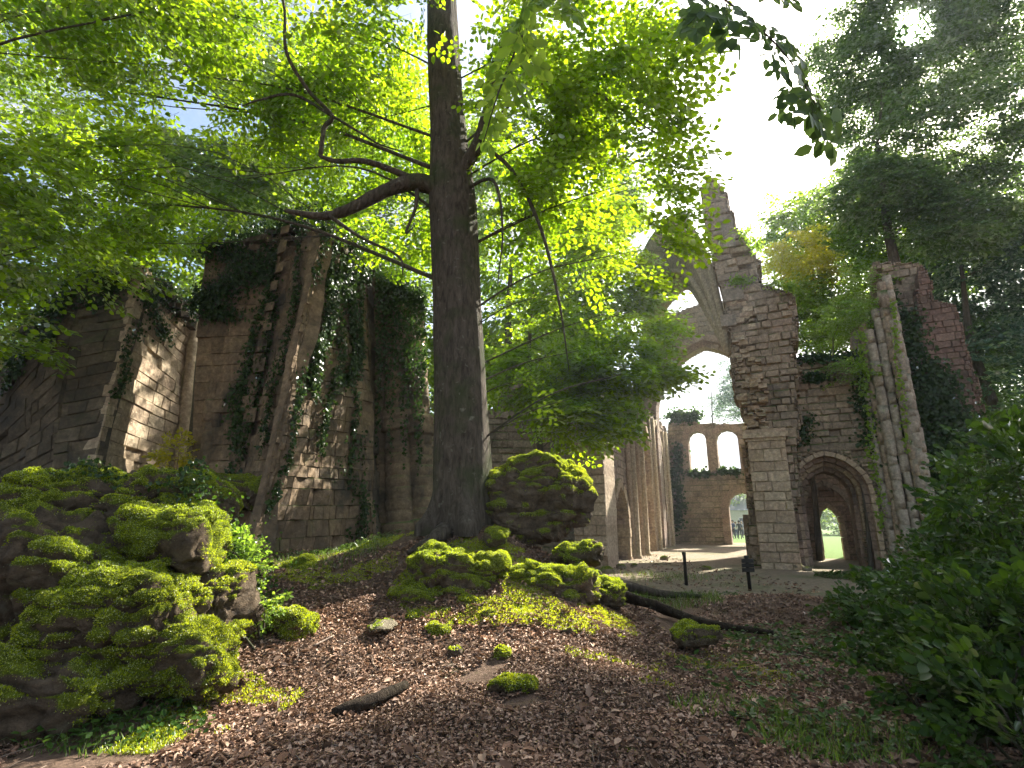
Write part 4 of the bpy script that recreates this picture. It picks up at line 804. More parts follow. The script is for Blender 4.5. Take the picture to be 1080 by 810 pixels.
ivy('ivy', 'glossy dark ivy cascading over the top and face of the central ruin', np.concatenate([pts, top]), np.concatenate([nn, tn]), .085)
pts, nn = on_facets(FCl, [(1, .5, 1, .5, .8, 1., 500), (2, .5, 1., .5, .8, .6, 500), (3, .5, 1., .5, .85, .7, 600), (4, .3, 1., .25, .8, 1.2, 900), (4, .05, .8, .0, .5, .3, 300)])
top = []; tn = []
for k in range(4200):
    s = rng.random() * (len(Tl) - 1); i_ = int(s); p = Tl[i_].lerp(Tl[i_ + 1], s - i_); top.append((p.x + rng.normal() * .15, p.y + rng.random() * 1.8 - .3, p.z - .2 + rng.normal() * .15)); tn.append((rng.normal() * .6, -.6, .7))
ivy('ivy', 'dark creeper lying on the stepped top of the far left ruin', np.concatenate([pts, top]), np.concatenate([nn, tn]), .085)
def plane_ivy(fnn, o, eu, specs, L, name, label, w0=.15, mat='ivy', hang=.8):
    PP = []; NN = []; nn = -(fnn(0, 0, -1) - fnn(0, 0, 0))
    for (x0, y0, x1, y1, wd, n) in specs:
        a = hit(x0, y0, o, eu); b = hit(x1, y1, o, eu)
        for t in rng.random(n):
            PP.append(fnn(a[0] + (b[0] - a[0]) * t + rng.normal() * wd * .5 + math.sin(t * 11) * wd * .4, a[1] + (b[1] - a[1]) * t + rng.normal() * wd * .4, w0 + abs(rng.normal()) * .12)[:]); NN.append(nn[:])
    return ivy(name, label, np.array(PP), np.array(NN), L, hang=hang, mat=mat)
plane_ivy(plane(Ob - EW * .5, EU), Ob - EW * .5, EU, [(945, 330, 1000, 430, .5, 1300), (960, 400, 1020, 470, .9, 2200), (940, 450, 1010, 520, 1., 1800), (935, 300, 945, 420, .25, 500), (1000, 480, 1050, 560, 1., 1500)], .13, 'ivy', 'dark ivy trailing down the reddish buttress', .25)
plane_ivy(fw_, Ow, EU, [(838, 378, 930, 376, .25, 700), (850, 440, 842, 470, .35, 260), (905, 380, 915, 470, .35, 500), (850, 398, 870, 400, .3, 180)], .12, 'creeper', 'thin creeper along the broken top of the portal wall', .1)
plane_ivy(pc, Oc, EU, [(904, 350, 912, 420, .2, 260), (912, 430, 930, 560, .16, 220), (938, 320, 955, 480, .12, 200)], .11, 'creeper', 'pale green climber on the clustered shafts', .3, 'lime_leaf', .4)
plane_ivy(fn, Op, EU, [(782, 245, 800, 268, .3, 260), (772, 300, 790, 300, .3, 200), (808, 300, 838, 308, .25, 250)], .11, 'wall_plants', 'small plants rooted on the broken ledges of the tower', .2, 'lime_leaf', -.6)
plane_ivy(ff, Of, EU, [(706, 440, 738, 440, .6, 700), (727, 500, 746, 500, .3, 300), (757, 498, 780, 498, .3, 300), (714, 470, 716, 560, .5, 700)], .22, 'creeper', 'scrubby growth on the far wall top and window sills', .1, 'ivy', -.3)
pts = []; nn = []
for k in range(4200):
    t = rng.random() ** 2.2; px = 396 + rng.random() * 54; py = 288 + (px - 396) * .5 + t * 190 * (.4 + .6 * abs(math.sin(px * .21))) + rng.normal() * 5; p = P(px, py, 14.22 + rng.random() * .25); pts.append(p[:]); nn.append((rng.normal() * .3, -1, .4))
ivy('ivy', 'dark ivy hooding the round columns nearest the beech trunk', pts, nn, .085)
# pale ivy by the near rocks
pts = []; nn = []
for k in range(2600):
    t = rng.random(); px = 205 + t * 70 + rng.normal() * 16; py = 560 + t * 90 + rng.normal() * 28; p = P(px, py, 5.9 + t * 1.2 + rng.random() * .3); p.z = max(p.z, H(p.x, p.y) + .02); pts.append(p[:]); nn.append((.3, -.6, .8))
ivy('ivy', 'small leaved pale ivy spilling down beside the near mossy pile', pts, nn, .045, hang=.2, jit=.6, mat='bush')
pts = []; nn = []
for k in range(1500):
    px = 30 + rng.random() * 190; py = 495 + 12 * math.sin(px * .05) + rng.random() * 40; p = P(px, py, 6.0 + rng.random() * .5); pts.append(p[:]); nn.append((0, -.4, 1))
ivy('ivy', 'dark ivy sprigs over the crown of the near mossy pile', pts, nn, .05, hang=.1, jit=.5)
# weeds low at the left front and on the right litter
def weeds(name, label, c, r, n, L, mat='bush', hh=.12):
    a = rng.random(n) * 6.283; q = np.sqrt(rng.random(n)); x = c[0] + np.cos(a) * q * r[0]; y = c[1] + np.sin(a) * q * r[1]; z = hgt(x, y) + rng.random(n) * hh
    d = rnd_dirs(n); d[:, 2] = rng.normal(size=n) * .25; V, Q = leaf_verts(np.stack([x, y, z], 1), d, np.array([0, 0, 1.]) + rng.normal(size=(n, 3)) * .35, L * (.5 + rng.random(n)), L * .6, .15, True)
    tag(link(name, mesh_np(V, Q), M[mat]), label, 'weeds', kind='stuff')
for (px, py, YY, r, n, L, lb) in ((110, 740, 4.7, (.9, .4), 700, .06, 'leafy weeds along the foot of the near mossy pile'), (800, 700, 6.3, (.9, .8), 260, .08, 'scattered ivy sprigs creeping over the litter at right'), (840, 660, 8., (1.2, .9), 900, .08, 'low leafy growth on the right bank'),
        (870, 770, 4.7, (.7, .5), 500, .07, 'small green plants at the bottom right among grass'), (350, 585, 10.2, (1.3, .3), 600, .06, 'low plants along the base of the central ruin'), (700, 612, 11.5, (1.6, .5), 700, .07, 'weeds on the crest before the bollards'), (930, 600, 17.5, (2., 1.2), 1500, .12, 'weeds at the foot of the clustered shafts')):
    p = P(px, py, YY); weeds('weeds', lb, (p.x, YY), r, n, L)
# ================================================================== TREES
def wv(px, py, YY): return P(px, py, YY)
CLEAR.append((np.array([0, 0, CZ]), np.array(SUN[:]), 1.0))
for (px, py, YY, cr_) in ((480, 590, 8.6, .55), (560, 600, 8.4, .4), (620, 625, 8.8, .3), (440, 640, 7.6, .5), (380, 660, 7., .55), (500, 670, 6.8, .45), (300, 665, 6.6, .45), (330, 720, 5.8, .5), (420, 690, 6.2, .4), (180, 560, 5.8, .55), (130, 650, 5.2, .5), (200, 680, 5.2, .45), (50, 570, 5.6, .35), (220, 760, 4.8, .4), (90, 790, 4.4, .3), (580, 690, 6.4, .3),
        (130, 460, 12.5, .5), (160, 400, 13.3, .5), (175, 360, 13.8, .4), (185, 460, 14.5, .45), (350, 300, 12.5, .45), (330, 380, 12., .45), (320, 470, 11.6, .45), (310, 540, 11.2, .4), (370, 420, 13., .3), (295, 480, 12.6, .25), (350, 600, 9.6, .4), (60, 480, 12, .25), (560, 500, 9.8, .25)):
    CLEAR.append((np.array(P(px, py, YY)[:]), np.array(SUN[:]), cr_ * 1.25))
tb = wv(487, 545, 9.8); Tp = lambda px, py, YY: wv(px, py, YY)
tr_pts = [Tp(489, 565, 9.8), Tp(488, 520, 9.8), Tp(487, 430, 9.8), Tp(482, 320, 9.8), Tp(478, 220, 9.85), Tp(474, 150, 9.9), Tp(468, 60, 9.9), Tp(466, -30, 9.9), Tp(468, -160, 9.9)]
rad = [.60, .53, .50, .48, .50, .40, .36, .33, .26]
def limbs_main(lm):
    def lim(pts, rads, n=9):
        p = curve([Tp(*q) for q in pts], 5); lm.tube(p, np.interp(np.linspace(0, 1, len(p)), np.linspace(0, 1, len(rads)), rads), n, rough=.15)
    lim([(478, 205, 9.8), (440, 192, 9.7), (405, 202, 9.5), (370, 220, 9.3), (340, 228, 9.1), (300, 222, 8.9)], [.24, .18, .14, .12, .08, .04])
    lim([(440, 192, 9.7), (420, 182, 9.6), (385, 170, 9.4), (355, 170, 9.3), (338, 165, 9.3)], [.09, .07, .06, .05, .04])
    lim([(338, 165, 9.3), (342, 135, 9.2), (350, 122, 9.1), (325, 95, 9.), (302, 55, 8.9), (300, 10, 8.8), (290, -40, 8.8)], [.045, .05, .045, .04, .035, .03, .02])
    lim([(350, 122, 9.1), (310, 100, 9.), (275, 105, 8.9), (255, 112, 8.9)], [.035, .03, .022, .012])
    lim([(350, 122, 9.1), (380, 140, 9.2), (400, 152, 9.3), (425, 160, 9.3)], [.03, .022, .018, .01])
    lim([(440, 200, 9.7), (438, 220, 9.6), (428, 245, 9.5), (436, 240, 9.4)], [.05, .035, .025, .01])
    lim([(482, 190, 9.7), (505, 150, 9.5), (515, 110, 9.4), (525, 60, 9.2), (560, 10, 9.)], [.16, .13, .10, .08, .05])
    lim([(520, 70, 9.2), (590, 75, 9.), (640, 105, 8.8), (690, 140, 8.6)], [.05, .045, .03, .012])
    lim([(505, 150, 9.5), (540, 180, 9.3), (570, 240, 9.2), (590, 320, 9.2), (600, 390, 9.2)], [.05, .04, .035, .025, .01])
    lim([(490, 200, 9.7), (520, 190, 9.), (530, 240, 8.7), (525, 300, 8.6)], [.04, .03, .02, .01])
    lim([(345, 226, 9.1), (380, 250, 9.), (420, 270, 9.), (425, 290, 9.)], [.04, .03, .025, .01])
def B_(px, py, YY, r, n): return (tuple(P(px, py, YY)), r, n)
tree('beech_tree', 'great beech with dark straight trunk and glowing green leaves beside the central ruin', None, [tuple(p) + (r,) for p, r in zip(tr_pts, rad)],
     [B_(430, -150, 10, (3.2, 3, 2.), 130), B_(330, 20, 9.5, (2.6, 2.2, 1.4), 300), B_(210, 80, 10, (2.4, 2.2, 1.3), 250), B_(80, 90, 10.5, (2.2, 2.2, 1.3), 180), B_(380, 130, 11.5, (2.0, 1.8, 1.1), 190), B_(250, 190, 11, (2.2, 1.8, .8), 170),
      B_(90, 210, 11, (2.2, 2., .8), 150), B_(590, 40, 9.5, (2.0, 1.6, 1.3), 190), B_(545, 130, 9.5, (1.0, 1.2, .8), 90), B_(635, 130, 9.6, (1.3, 1.2, .9), 150), B_(600, 220, 10., (1.5, 1.3, .9), 230), B_(580, 310, 10., (1.2, 1.1, .9), 210), B_(640, 330, 10., (1.0, 1., .9), 200), B_(610, 370, 10.8, (1.1, 1., .8), 150),
      B_(668, 265, 9.8, (.8, .9, .7), 100), B_(620, 415, 10.2, (1.1, 1., .6), 190), B_(590, 440, 10.8, (.8, .8, .4), 70), B_(560, 400, 11, (.8, .8, .7), 70), B_(672, 190, 9.3, (.7, .7, .35), 34), B_(655, 395, 9.6, (.6, .6, .4), 40), B_(420, 240, 12.5, (1.5, 1.2, .8), 90), B_(690, 60, 9, (.5, .8, .8), 36)],
     M['beech'], M['bark'], SPR_NEAR, size=1.0, droop=-.22, extra=limbs_main, sub=10, tr_n=32, dens=.85, patchy=1.5)
# young shoots on the trunk
gw = 'wood behind the left ruins'
tree('beech_tree', 'beech whose trunk stands outside the view, leaves across the upper left', gw, [tuple(P(-260, 600, 9)) + (.4,), tuple(P(-250, 300, 9.2)) + (.32,), tuple(P(-230, 0, 9.4)) + (.25,), tuple(P(-200, -200, 9.5)) + (.2,)],
     [B_(20, 10, 8.5, (1.8, 2, 1.), 150), B_(-40, 180, 8.5, (1.6, 2., 1.), 120), B_(40, 260, 9.5, (1.4, 1.5, .5), 60), B_(-60, 330, 10, (1.6, 1.5, .6), 60), B_(160, 10, 8, (1.2, 1.5, .6), 50)], M['beech'], M['bark'], SPR_NEAR, 1.0, sub=10, dens=.55)
def bgtree(label, px, YY, h, blobs, mat='beech_far', size=2.0, r=.35, group=gw, temps=SPR_MID, patchy=0., sub=14, dens=1.1):
    b = P(px, 560, YY); b.z = H(b.x, b.y) - .2; x, y = b.x, b.y
    tree('background_tree', label, group, [(x, y, b.z, r), (x + .2, y, h * .35, r * .8), (x - .2, y + .2, h * .7, r * .55), (x, y, h, r * .2)], blobs, M[mat], M['bark_far'], temps, size, twigs=False, sub=sub, tr_n=10, patchy=patchy, dens=dens)
bgtree('broad tree behind the far left ruin', 30, 22, 13, [B_(0, 330, 22, (4, 3.5, 2), 260), B_(60, 260, 21, (4, 3, 2), 260), B_(110, 180, 23, (4.5, 3, 2.4), 240)], patchy=2.5)
bgtree('leafy tree showing between the two left ruins', 200, 24, 12, [B_(185, 290, 24, (3.5, 3, 2.2), 260), B_(220, 210, 24, (3.5, 3, 2.2), 220), B_(215, 390, 26, (2, 2, 1.4), 60)], patchy=2.)
bgtree('tree rising behind the centre of the massive ruin', 330, 25, 14, [B_(310, 180, 25, (4, 3, 2.4), 260), B_(380, 100, 26, (4, 3, 2.4), 200), B_(300, 60, 27, (5, 3, 2.6), 180)], patchy=2.5)
bgtree('tree filling the gap between ruin and beech trunk', 425, 27, 12, [B_(430, 250, 27, (3.5, 3, 3), 240), B_(440, 370, 28, (3, 2.5, 2.6), 240), B_(445, 450, 29, (2.5, 2, 1.6), 120)], patchy=2.)
bgtree('tall tree seen right behind the beech trunk', 540, 26, 16, [B_(560, 120, 26, (4, 3, 3), 200), B_(545, 260, 26, (3.5, 3, 3), 330), B_(605, 215, 27, (2.6, 2, 2.2), 240), B_(640, 300, 27, (1.8, 2, 1.6), 110), B_(520, 190, 26, (2.5, 2, 2.), 170), B_(560, 360, 27, (3, 3, 2), 200), B_(530, 400, 28, (2.5, 2, 1.6), 90)], patchy=2.)
bgtree('slender beech with drooping curtain of leaves before the side wall of the nave', 566, 18, 10, [B_(665, 262, 16.5, (1.3, 1.1, 1.), 130), B_(678, 325, 16.5, (1., 1., 1.), 100), B_(625, 250, 17, (1.5, 1.2, 1.2), 150), B_(600, 330, 17, (1.6, 1.2, 1.3), 190), B_(640, 385, 16.8, (1.2, 1., 1.1), 140), B_(575, 395, 17, (1.2, 1., 1.1), 120), B_(612, 440, 16.8, (1., .9, .8), 110), B_(690, 390, 16.6, (.45, .5, .4), 22)], 'beech', 1.2, .16, None, SPR_NEAR, dens=1.2)
bgtree('faint tall tree high in the upper left sky gap', 130, 34, 20, [B_(130, 30, 34, (6, 4, 3.5), 180), B_(40, 120, 34, (5, 4, 3), 140), B_(-60, 30, 30, (5, 4, 4), 200)], patchy=3.)
bgtree('distant thicket tree behind the low linking wall', 150, 32, 9, [B_(150, 420, 32, (5, 3, 4), 260), B_(20, 430, 32, (6, 3, 4), 200), B_(230, 440, 33, (4, 3, 3), 180)])
bgtree('distant tree closing the gap beyond the buff wall', 500, 38, 12, [B_(480, 420, 38, (6, 4, 4), 320), B_(560, 380, 40, (5, 4, 5), 260)])
gr = 'tall trees behind the right hand buttress'
bgtree('towering tree at the upper right with the sun breaking through', 1010, 22.5, 20, [B_(975, 60, 22, (3.2, 3, 2.6), 300), B_(1060, 20, 21, (3.7, 3.5, 3.2), 340), B_(915, 100, 23, (1.9, 2, 1.8), 120), B_(985, 150, 22, (3.4, 3, 2.3), 340), B_(1065, 190, 22, (3.6, 3, 2.4), 330), B_(930, 200, 21.6, (1.9, 1.2, 1.4), 190), B_(1000, 235, 21.4, (1.9, 1.2, 1.3), 170), B_(990, -60, 22, (2.8, 3, 2.4), 130), B_(893, 40, 23, (1.1, 1.2, 1.3), 70), B_(935, 5, 22, (1.6, 1.5, 1.3), 220), B_(915, 70, 22.5, (1.5, 1.4, 1.0), 130), B_(985, 20, 22, (1.4, 1.4, 1.2), 130), B_(870, 130, 24, (1., 1., .8), 40)], 'beech_dark', 1.3, .4, gr)
bgtree('middle tree above the portal wall with pale drooping boughs', 900, 29, 16, [B_(880, 210, 29, (2.8, 3, 2.8), 240), B_(940, 230, 28, (3.2, 3, 2.6), 300), B_(845, 250, 30, (1.6, 2, 1.8), 90), B_(1000, 260, 28, (3., 3, 2.4), 220), B_(880, 300, 30, (2.6, 2.6, 2.4), 180)], 'beech_far', 1.7, .4, gr)
bgtree('conifer like tree at the right margin, leaves tinted blue for lens glare', 1080, 24, 14, [B_(1050, 290, 25, (3.2, 3, 2.6), 300), B_(1075, 390, 24, (2.6, 3, 2.6), 280), B_(1110, 250, 23, (3, 3, 3), 200), B_(1040, 350, 27, (2., 2, 2.), 140)], 'blue_leaf', 1.5, .35, gr)
bgtree('dim tree standing behind the buttress foot', 1060, 22, 8, [B_(1070, 480, 22, (2.6, 2, 2.6), 240), B_(1000, 380, 26, (2.5, 2, 3), 200)], 'beech_dark', 1.5, .25, gr)
bgtree('small yellow leaved sapling on the wall top right of the tower', 835, 25, 12.5, [B_(836, 262, 25.5, (1.0, 1., 1.0), 90), B_(850, 285, 25, (.9, .9, .7), 60)], 'yellow_leaf', 1.0, .12, None)
bgtree('lime green sapling growing above the portal wall', 860, 25.5, 11.5, [B_(865, 335, 25.5, (1.5, 1.2, 1.4), 200), B_(848, 310, 25.5, (1., 1., 1.), 90), B_(885, 350, 25, (1.2, 1., .8), 80)], 'lime_leaf', 1.1, .14, None)
bgtree('light green shrub leaning over the clustered shafts', 912, 20.5, 9, [B_(897, 335, 20.2, (.7, .7, .8), 60), B_(908, 300, 20.6, (.6, .6, .7), 50), B_(893, 390, 20, (.5, .6, .5), 40)], 'lime_leaf', .8, .09, None, SPR_NEAR)
bgtree('blue green conifer seen through the great arch', 765, 62, 17, [B_(768, 425, 62, (1.6, 1.5, 2.), 90), B_(770, 400, 62, (1.2, 1., 1.6), 60), B_(773, 378, 62, (.7, .7, 1.2), 24)], 'blue_leaf', 1.6, .2, None)
gb = 'trees on the lawn beyond the abbey'
for k, (px, YY, rr_, yy) in enumerate(((700, 95, 6, 535), (735, 90, 5, 530), (764, 85, 4.2, 522), (860, 75, 5, 535), (905, 80, 6, 530))):
    bgtree(['far garden tree left of the far windows', 'far garden tree below the windows', 'far bright tree seen in the far doorway', 'far hedge tree beyond the inner doorway', 'far tree right of the inner doorway'][k], px, YY, 9, [B_(px, yy, YY, (rr_, 4, 3.5), 200)], 'lime_leaf' if k == 2 else 'beech_far', 2.2, .3, gb)
# ================================================================== NEAR HANGING BRANCHES
def hang(name, label, pts, r, spr, size, mat, temps, n_=3):
    e = empty(name, P(*pts[0]), label, 'branch'); m = MB(); p = curve([P(*q) for q in pts], 6); m.tube(p, np.linspace(r, r * .3, len(p)), 6)
    O, DD, NN = [], [], []
    for (px, py, YY, dx, dz) in spr:
        q = P(px, py, YY); a = min(p, key=lambda k: (k - q).length); m.tube([a, a.lerp(q, .6) + Vector((0, 0, .02)), q], [r * .4, r * .25, r * .15], 4, False); O.append(q[:]); DD.append((dx, rng.normal() * .25, dz)); NN.append((rng.normal() * .4, -.75, .65))
    V, Q, TV, TQ = place_sprays(np.array(O), np.array(DD), np.array(NN), size * (.8 + .4 * rng.random(len(O))), temps)
    m.build('twig', M['bark'], e); link('side_twigs', mesh_np(TV, TQ), M['bark'], e); link('leaves', mesh_np(V, Q), M[mat], e)
SPR_BIG = [make_spray(.36, .17, True, .35, 4, .008, .5) for _ in range(3)]
hang('hanging_branch', 'large leaved pale green branch dangling in front of the beech trunk', [(620, -60, 2.6), (580, -10, 2.6), (550, 40, 2.6), (525, 100, 2.6), (510, 150, 2.6)], .010,
     [(575, -10, 2.6, -.2, -.8), (560, 10, 2.6, -.8, -.5), (545, 30, 2.5, .4, -.8), (535, 60, 2.6, -.5, -.8), (525, 95, 2.6, -.1, -1), (590, -20, 2.6, .3, -.7), (520, 120, 2.6, -.3, -1), (560, -10, 2.5, -.3, -.9), (550, 20, 2.7, .2, -.9), (600, 0, 2.5, .1, -.8), (540, 75, 2.5, .3, -.9)], .27, 'lime_leaf', SPR_BIG)
hang('hanging_branch', 'grey green shaded branch dangling against the white sky, top right', [(700, -60, 2.5), (740, -20, 2.5), (790, 20, 2.5), (830, 60, 2.5), (860, 110, 2.5)], .010,
     [(730, -10, 2.5, .2, -.8), (760, -10, 2.5, .3, -.7), (780, 5, 2.4, .6, -.8), (800, 20, 2.5, .5, -.5), (815, 45, 2.5, .3, -.9), (840, 65, 2.5, .7, -.7), (850, 90, 2.5, .2, -1), (790, -20, 2.5, .8, -.3), (770, 10, 2.5, -.2, -.8), (820, 30, 2.6, .7, -.4), (745, 0, 2.4, -.3, -.6), (835, 85, 2.5, -.2, -.9), (865, 100, 2.5, .3, -.8)], .28, 'beech_dark', SPR_BIG)
# ================================================================== SHRUBS AT RIGHT
def shrub(label, px, blobs, mat='bush', size=.37, group='dark shrubs crowding the right foreground', temps=SPR_BUSH, stems=14):
    b = blobs[0][0]; bx, by = b[0], b[1]; root = empty('shrub', (bx, by, H(bx, by)), label, 'shrub', group); m = MB(); O, DD, NN = [], [], []
    for (c_, r, n) in blobs:
        q = ball(n, c_, r, .3); q = q[q[:, 2] > hgt(q[:, 0], q[:, 1]) + .02]; d = q - np.array(c_); d = norm(d) + rng.normal(size=q.shape) * .4; d[:, 2] += .1; O.append(q); DD.append(d); NN.append(np.array([0, -.25, 1.]) + rng.normal(size=q.shape) * .4)
        for e in q[::max(1, len(q) // stems)]:
            g0 = Vector((c_[0] + rng.normal() * .15, c_[1] + rng.normal() * .15, H(c_[0], c_[1]) - .05)); e = Vector(e); mm = g0.lerp(e, .6) + Vector((rng.normal() * .08, rng.normal() * .08, .12)); m.tube(curve([g0, mm, e], 4), np.linspace(.014, .004, 9), 5, False)
    O, DD, NN = map(np.concatenate, (O, DD, NN)); V, Q, TV, TQ = place_sprays(O, DD, NN, size * (.7 + .6 * rng.random(len(O))), temps)
    m.build('stems', M['bark'], root); link('foliage', mesh_np(V, Q), M[mat], root); link('twigs', mesh_np(TV, TQ), M['bark'], root)
shrub('tall elder like shrub with sunlit top leaves at the right edge', 1050, [B_(1095, 540, 5.8, (.62, .7, .72), 150), B_(1110, 600, 5.4, (.75, .8, .8), 150), B_(1050, 630, 6.2, (.6, .6, .55), 110)])
shrub('rounded dark shrub in the lower right corner with glints on its leaves', 1050, [B_(1075, 710, 4.7, (.52, .6, .55), 150), B_(1010, 750, 5.0, (.42, .45, .32), 90), B_(1085, 790, 4.0, (.4, .4, .35), 90)])
shrub('middle shrub of the right bank sloping toward the path', 960, [B_(1000, 645, 7.0, (.6, .6, .42), 130), B_(965, 695, 6.5, (.5, .5, .26), 90), B_(1015, 675, 6.2, (.6, .6, .45), 120)])
shrub('farther low shrub before the clustered shafts', 900, [B_(975, 628, 9.5, (.7, .7, .30), 110), B_(925, 645, 9., (.6, .6, .15), 60), B_(1020, 600, 10., (.9, .9, .6), 150)], size=.42)
shrub('shrub mass against the buttress foot, tallest on the right', 1060, [B_(1085, 500, 9.5, (1., 1., 1.), 180), B_(1045, 555, 12., (1.2, 1., 1.), 170)], size=.5)
# ================================================================== BOLLARDS
def bollard(px, py, label, plate):
    p = P(px, py, 15.2 if not plate else 14.4); g = H(p.x, p.y); m = MB(); r = .045
    if plate: e = empty('bollard', (p.x, p.y, g), label, 'bollard', 'low dark posts on the nave gravel'); q = (p.x, p.y)
    else: e = empty('bollard', (p.x, p.y, g), label, 'bollard', 'low dark posts on the nave gravel'); q = (p.x, p.y)
    h = .85; m.tube([(q[0], q[1], g - .1), (q[0], q[1], g + h - .1), (q[0] - .01, q[1], g + h - .02), (q[0] - .01, q[1], g + h)], [r, r, r * 1.3, r * .9], 10); m.build('post', M['metal'], e)
    if plate:
        m = MB(); x, y = q
        for k in range(3): m.box((x - .17 + .004 * k, y - .07 - .001 * k, g + .45 + .11 * k), (x + .14, y - .047, g + .545 + .11 * k))
        m.build('plate', M['metal'], e)
M['metal'] = simple('dark_metal', (.03, .028, .025), .6, .3)
bollard(724, 616, 'plain dark low post, left one of the two on the gravel', False); bollard(791, 622, 'dark low post carrying a small slatted plate', True)
# ================================================================== HOUSE AND VISITORS BEYOND THE DOORWAY
hp = P(781, 560, 80); HE = empty('house', (hp.x, hp.y, H(hp.x, hp.y)), 'pale house with grey slate roof glimpsed through the far doorway', 'house')
z0 = H(hp.x, hp.y) - .2; x0, x1, y0, y1 = hp.x - 1.2, hp.x + 11, hp.y, hp.y + 8; m = MB(); m.box((x0, y0, z0), (x1, y1, z0 + 3.6)); m.build('wall', simple('plaster', (.62, .58, .48), .9), HE)
m = MB(); a, b = z0 + 3.6, z0 + 7.4; m.add([(x0 - .3, y0 - .3, a), (x1 + .3, y0 - .3, a), (x1 + .3, y1 + .3, a), (x0 - .3, y1 + .3, a), (x0 + 1.5, (y0 + y1) / 2, b), (x1, (y0 + y1) / 2, b)], [(0, 1, 5, 4), (1, 2, 5), (2, 3, 4, 5), (3, 0, 4), (3, 2, 1, 0)]); m.build('roof', simple('slate', (.16, .18, .21), .7), HE)
M['wframe'] = simple('window_paint', (.7, .7, .68), .6); M['wglass'] = simple('window_glass', (.05, .06, .07), .2)
for k in range(3):
    m = MB(); m.box((x0 + 1.1 + k * 2.6, y0 - .05, z0 + 1.), (x0 + 2.3 + k * 2.6, y0 + .1, z0 + 2.6)); wf = m.build('window', M['wframe'], HE); m = MB(); m.box((x0 + 1.2 + k * 2.6, y0 - .08, z0 + 1.1), (x0 + 2.2 + k * 2.6, y0 + .05, z0 + 2.5)); pn = m.build('pane', M['wglass']); pn.parent = wf
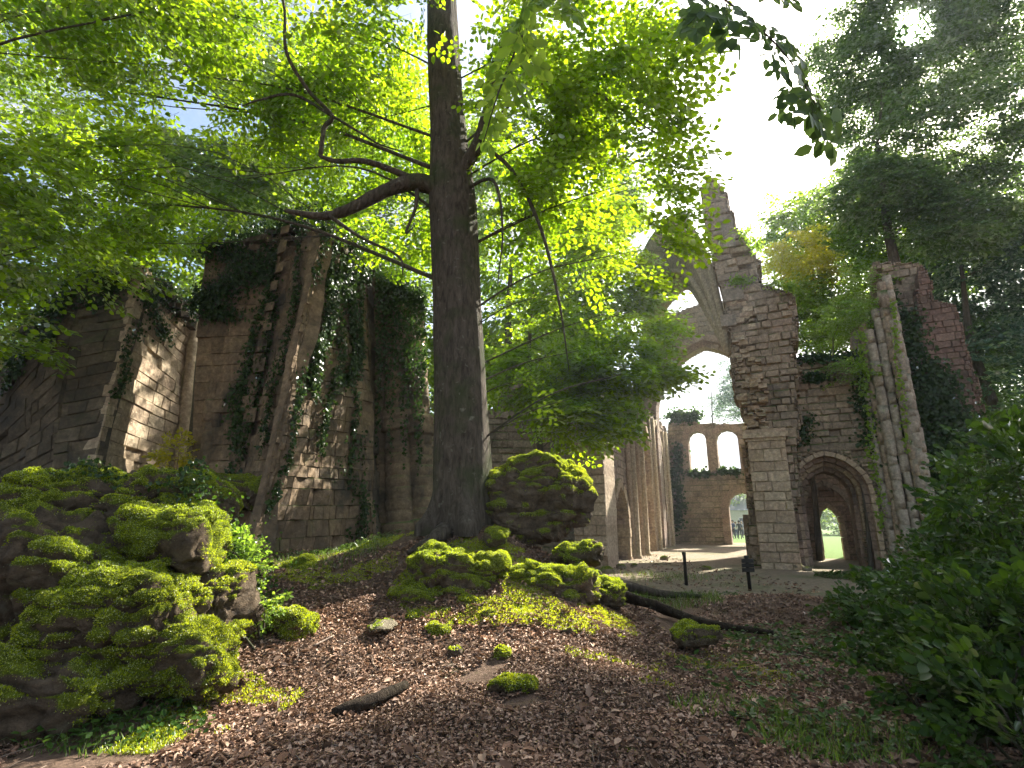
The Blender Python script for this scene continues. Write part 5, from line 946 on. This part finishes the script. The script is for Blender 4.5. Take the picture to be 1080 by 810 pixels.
def person(px, YY, label, top, legs, hair, turn=0., s=1.):
    p = P(px, 565, YY); g = H(p.x, p.y); e = empty('person', (p.x, p.y, g), label, 'person', 'visitors on the lawn beyond the doorway')
    bm = bmesh.new(); J = {'pel': (0, 0, .95), 'ch': (0, .01, 1.3), 'nk': (0, 0, 1.48), 'hd': (0, -.02, 1.58), 'ht': (0, 0, 1.70), 'sl': (-.19, 0, 1.42), 'el': (-.25, .02, 1.14), 'hl': (-.24, -.08, .88), 'sr': (.19, 0, 1.42), 'er': (.25, .0, 1.14), 'hr': (.20, -.16, .96),
        'tl': (-.1, 0, .88), 'kl': (-.11, -.03, .49), 'al': (-.11, .02, .08), 'fl': (-.12, -.14, .04), 'tr': (.1, 0, .88), 'kr': (.12, -.05, .49), 'ar': (.13, .05, .08), 'fr': (.14, -.1, .04)}
    Rr = {'pel': .15, 'ch': .16, 'nk': .055, 'hd': .10, 'ht': .08, 'sl': .07, 'el': .045, 'hl': .035, 'sr': .07, 'er': .045, 'hr': .035, 'tl': .10, 'kl': .065, 'al': .045, 'fl': .04, 'tr': .10, 'kr': .065, 'ar': .045, 'fr': .04}
    ks = list(J); me = D.meshes.new('body'); me.from_pydata([Vector(J[k]) * s for k in ks], [(ks.index(a), ks.index(b)) for a, b in (('pel', 'ch'), ('ch', 'nk'), ('nk', 'hd'), ('hd', 'ht'), ('ch', 'sl'), ('sl', 'el'), ('el', 'hl'), ('ch', 'sr'), ('sr', 'er'), ('er', 'hr'), ('pel', 'tl'), ('tl', 'kl'), ('kl', 'al'), ('al', 'fl'), ('pel', 'tr'), ('tr', 'kr'), ('kr', 'ar'), ('ar', 'fr'))], []); bm.free()
    o = D.objects.new('body', me); COL.objects.link(o); md = o.modifiers.new('s', 'SKIN'); me.skin_vertices[0].data[0].use_root = True
    for k, sv in zip(ks, me.skin_vertices[0].data): sv.radius = (Rr[k] * s, Rr[k] * s * .85)
    o.modifiers.new('d', 'SUBSURF').levels = 2; dg = bpy.context.evaluated_depsgraph_get(); m2 = D.meshes.new_from_object(o.evaluated_get(dg)); D.objects.remove(o)
    m2.materials.clear()
    for mt in (M['skin'], simple('shirt', top), simple('trousers', legs), simple('shoes', (.03, .03, .03))): m2.materials.append(mt)
    for f in m2.polygons:
        c_ = f.center / s; r = math.hypot(c_.x, c_.y); f.material_index = 3 if c_.z < .09 else 2 if c_.z < .93 and abs(c_.x) < .2 else 0 if c_.z > 1.46 or (abs(c_.x) > .17 and c_.z < 1.1) else 1; f.use_smooth = True
    m2.name = 'body'; o = D.objects.new('body', m2); COL.objects.link(o); o.parent = e; e.rotation_euler.z = turn
    v, f = ICO[3]; v = v * np.array([.108, .118, .115]) * s; k = (v[:, 2] > -.02 * s) | (v[:, 1] > .03 * s); v[~k] *= .8; h = link('hair', mesh_np(v + np.array([0, .015, 1.655]) * s, f, 3, True), simple('hair', hair)); h.parent = e
M['skin'] = simple('skin', (.45, .27, .19), .6)
for q in ((770.5, 58, 'visitor in a purple top standing left in the far doorway', (.18, .10, .28), (.03, .04, .08), (.05, .03, .02), .4, 1.), (774, 55, 'visitor in a dark blue coat beside the one in purple', (.03, .05, .14), (.02, .02, .03), (.03, .02, .01), -1.2, 1.05), (777, 58, 'visitor in white shirt in the middle of the doorway', (.65, .65, .62), (.05, .07, .14), (.18, .10, .04), 2., .97),
          (780.5, 54, 'visitor in black near the right jamb of the far doorway', (.02, .02, .025), (.03, .03, .04), (.02, .015, .01), 3., 1.03), (783.5, 60, 'visitor in a grey jacket farthest right in the doorway', (.20, .20, .24), (.04, .04, .06), (.25, .2, .15), .9, 1.)): person(*q)

shrub('small pale leaved plant tumbling beside the near mossy pile', 245, [B_(248, 600, 6.4, (.26, .25, .30), 70), B_(262, 640, 6.3, (.22, .25, .16), 45), B_(232, 570, 6.5, (.2, .2, .2), 35)], mat='lime_leaf', size=.20, group=None, stems=8)
shrub('low yellow leaved plant glowing in the gap between the left ruins', 186, [B_(187, 480, 13., (.28, .3, .35), 45)], mat='yellow_leaf', size=.35, group=None, stems=5)
# ================================================================== VEIL FOR LENS GLARE
def glare_veil(dens, aniso):  # thin volume added to stand in for lens glare around the sun
    m = MB(); m.box((-60, -12, -12), (75, 112, 45)); o = link('glare_veil', m.mesh(), D.materials.new('glare_veil'))
    mt = o.data.materials[0]; mt.use_nodes = True; t = mt.node_tree; t.nodes.clear(); out = t.nodes.new('ShaderNodeOutputMaterial'); v = t.nodes.new('ShaderNodeVolumePrincipled')
    v.inputs['Color'].default_value = (.82, .90, 1, 1); v.inputs['Density'].default_value = dens; v.inputs['Anisotropy'].default_value = aniso; t.links.new(v.outputs[0], out.inputs['Volume'])
    mt.cycles.homogeneous_volume = True; tag(o, kind='stuff')
glare_veil(.0008, .5)
SC.cycles.volume_bounces = 0
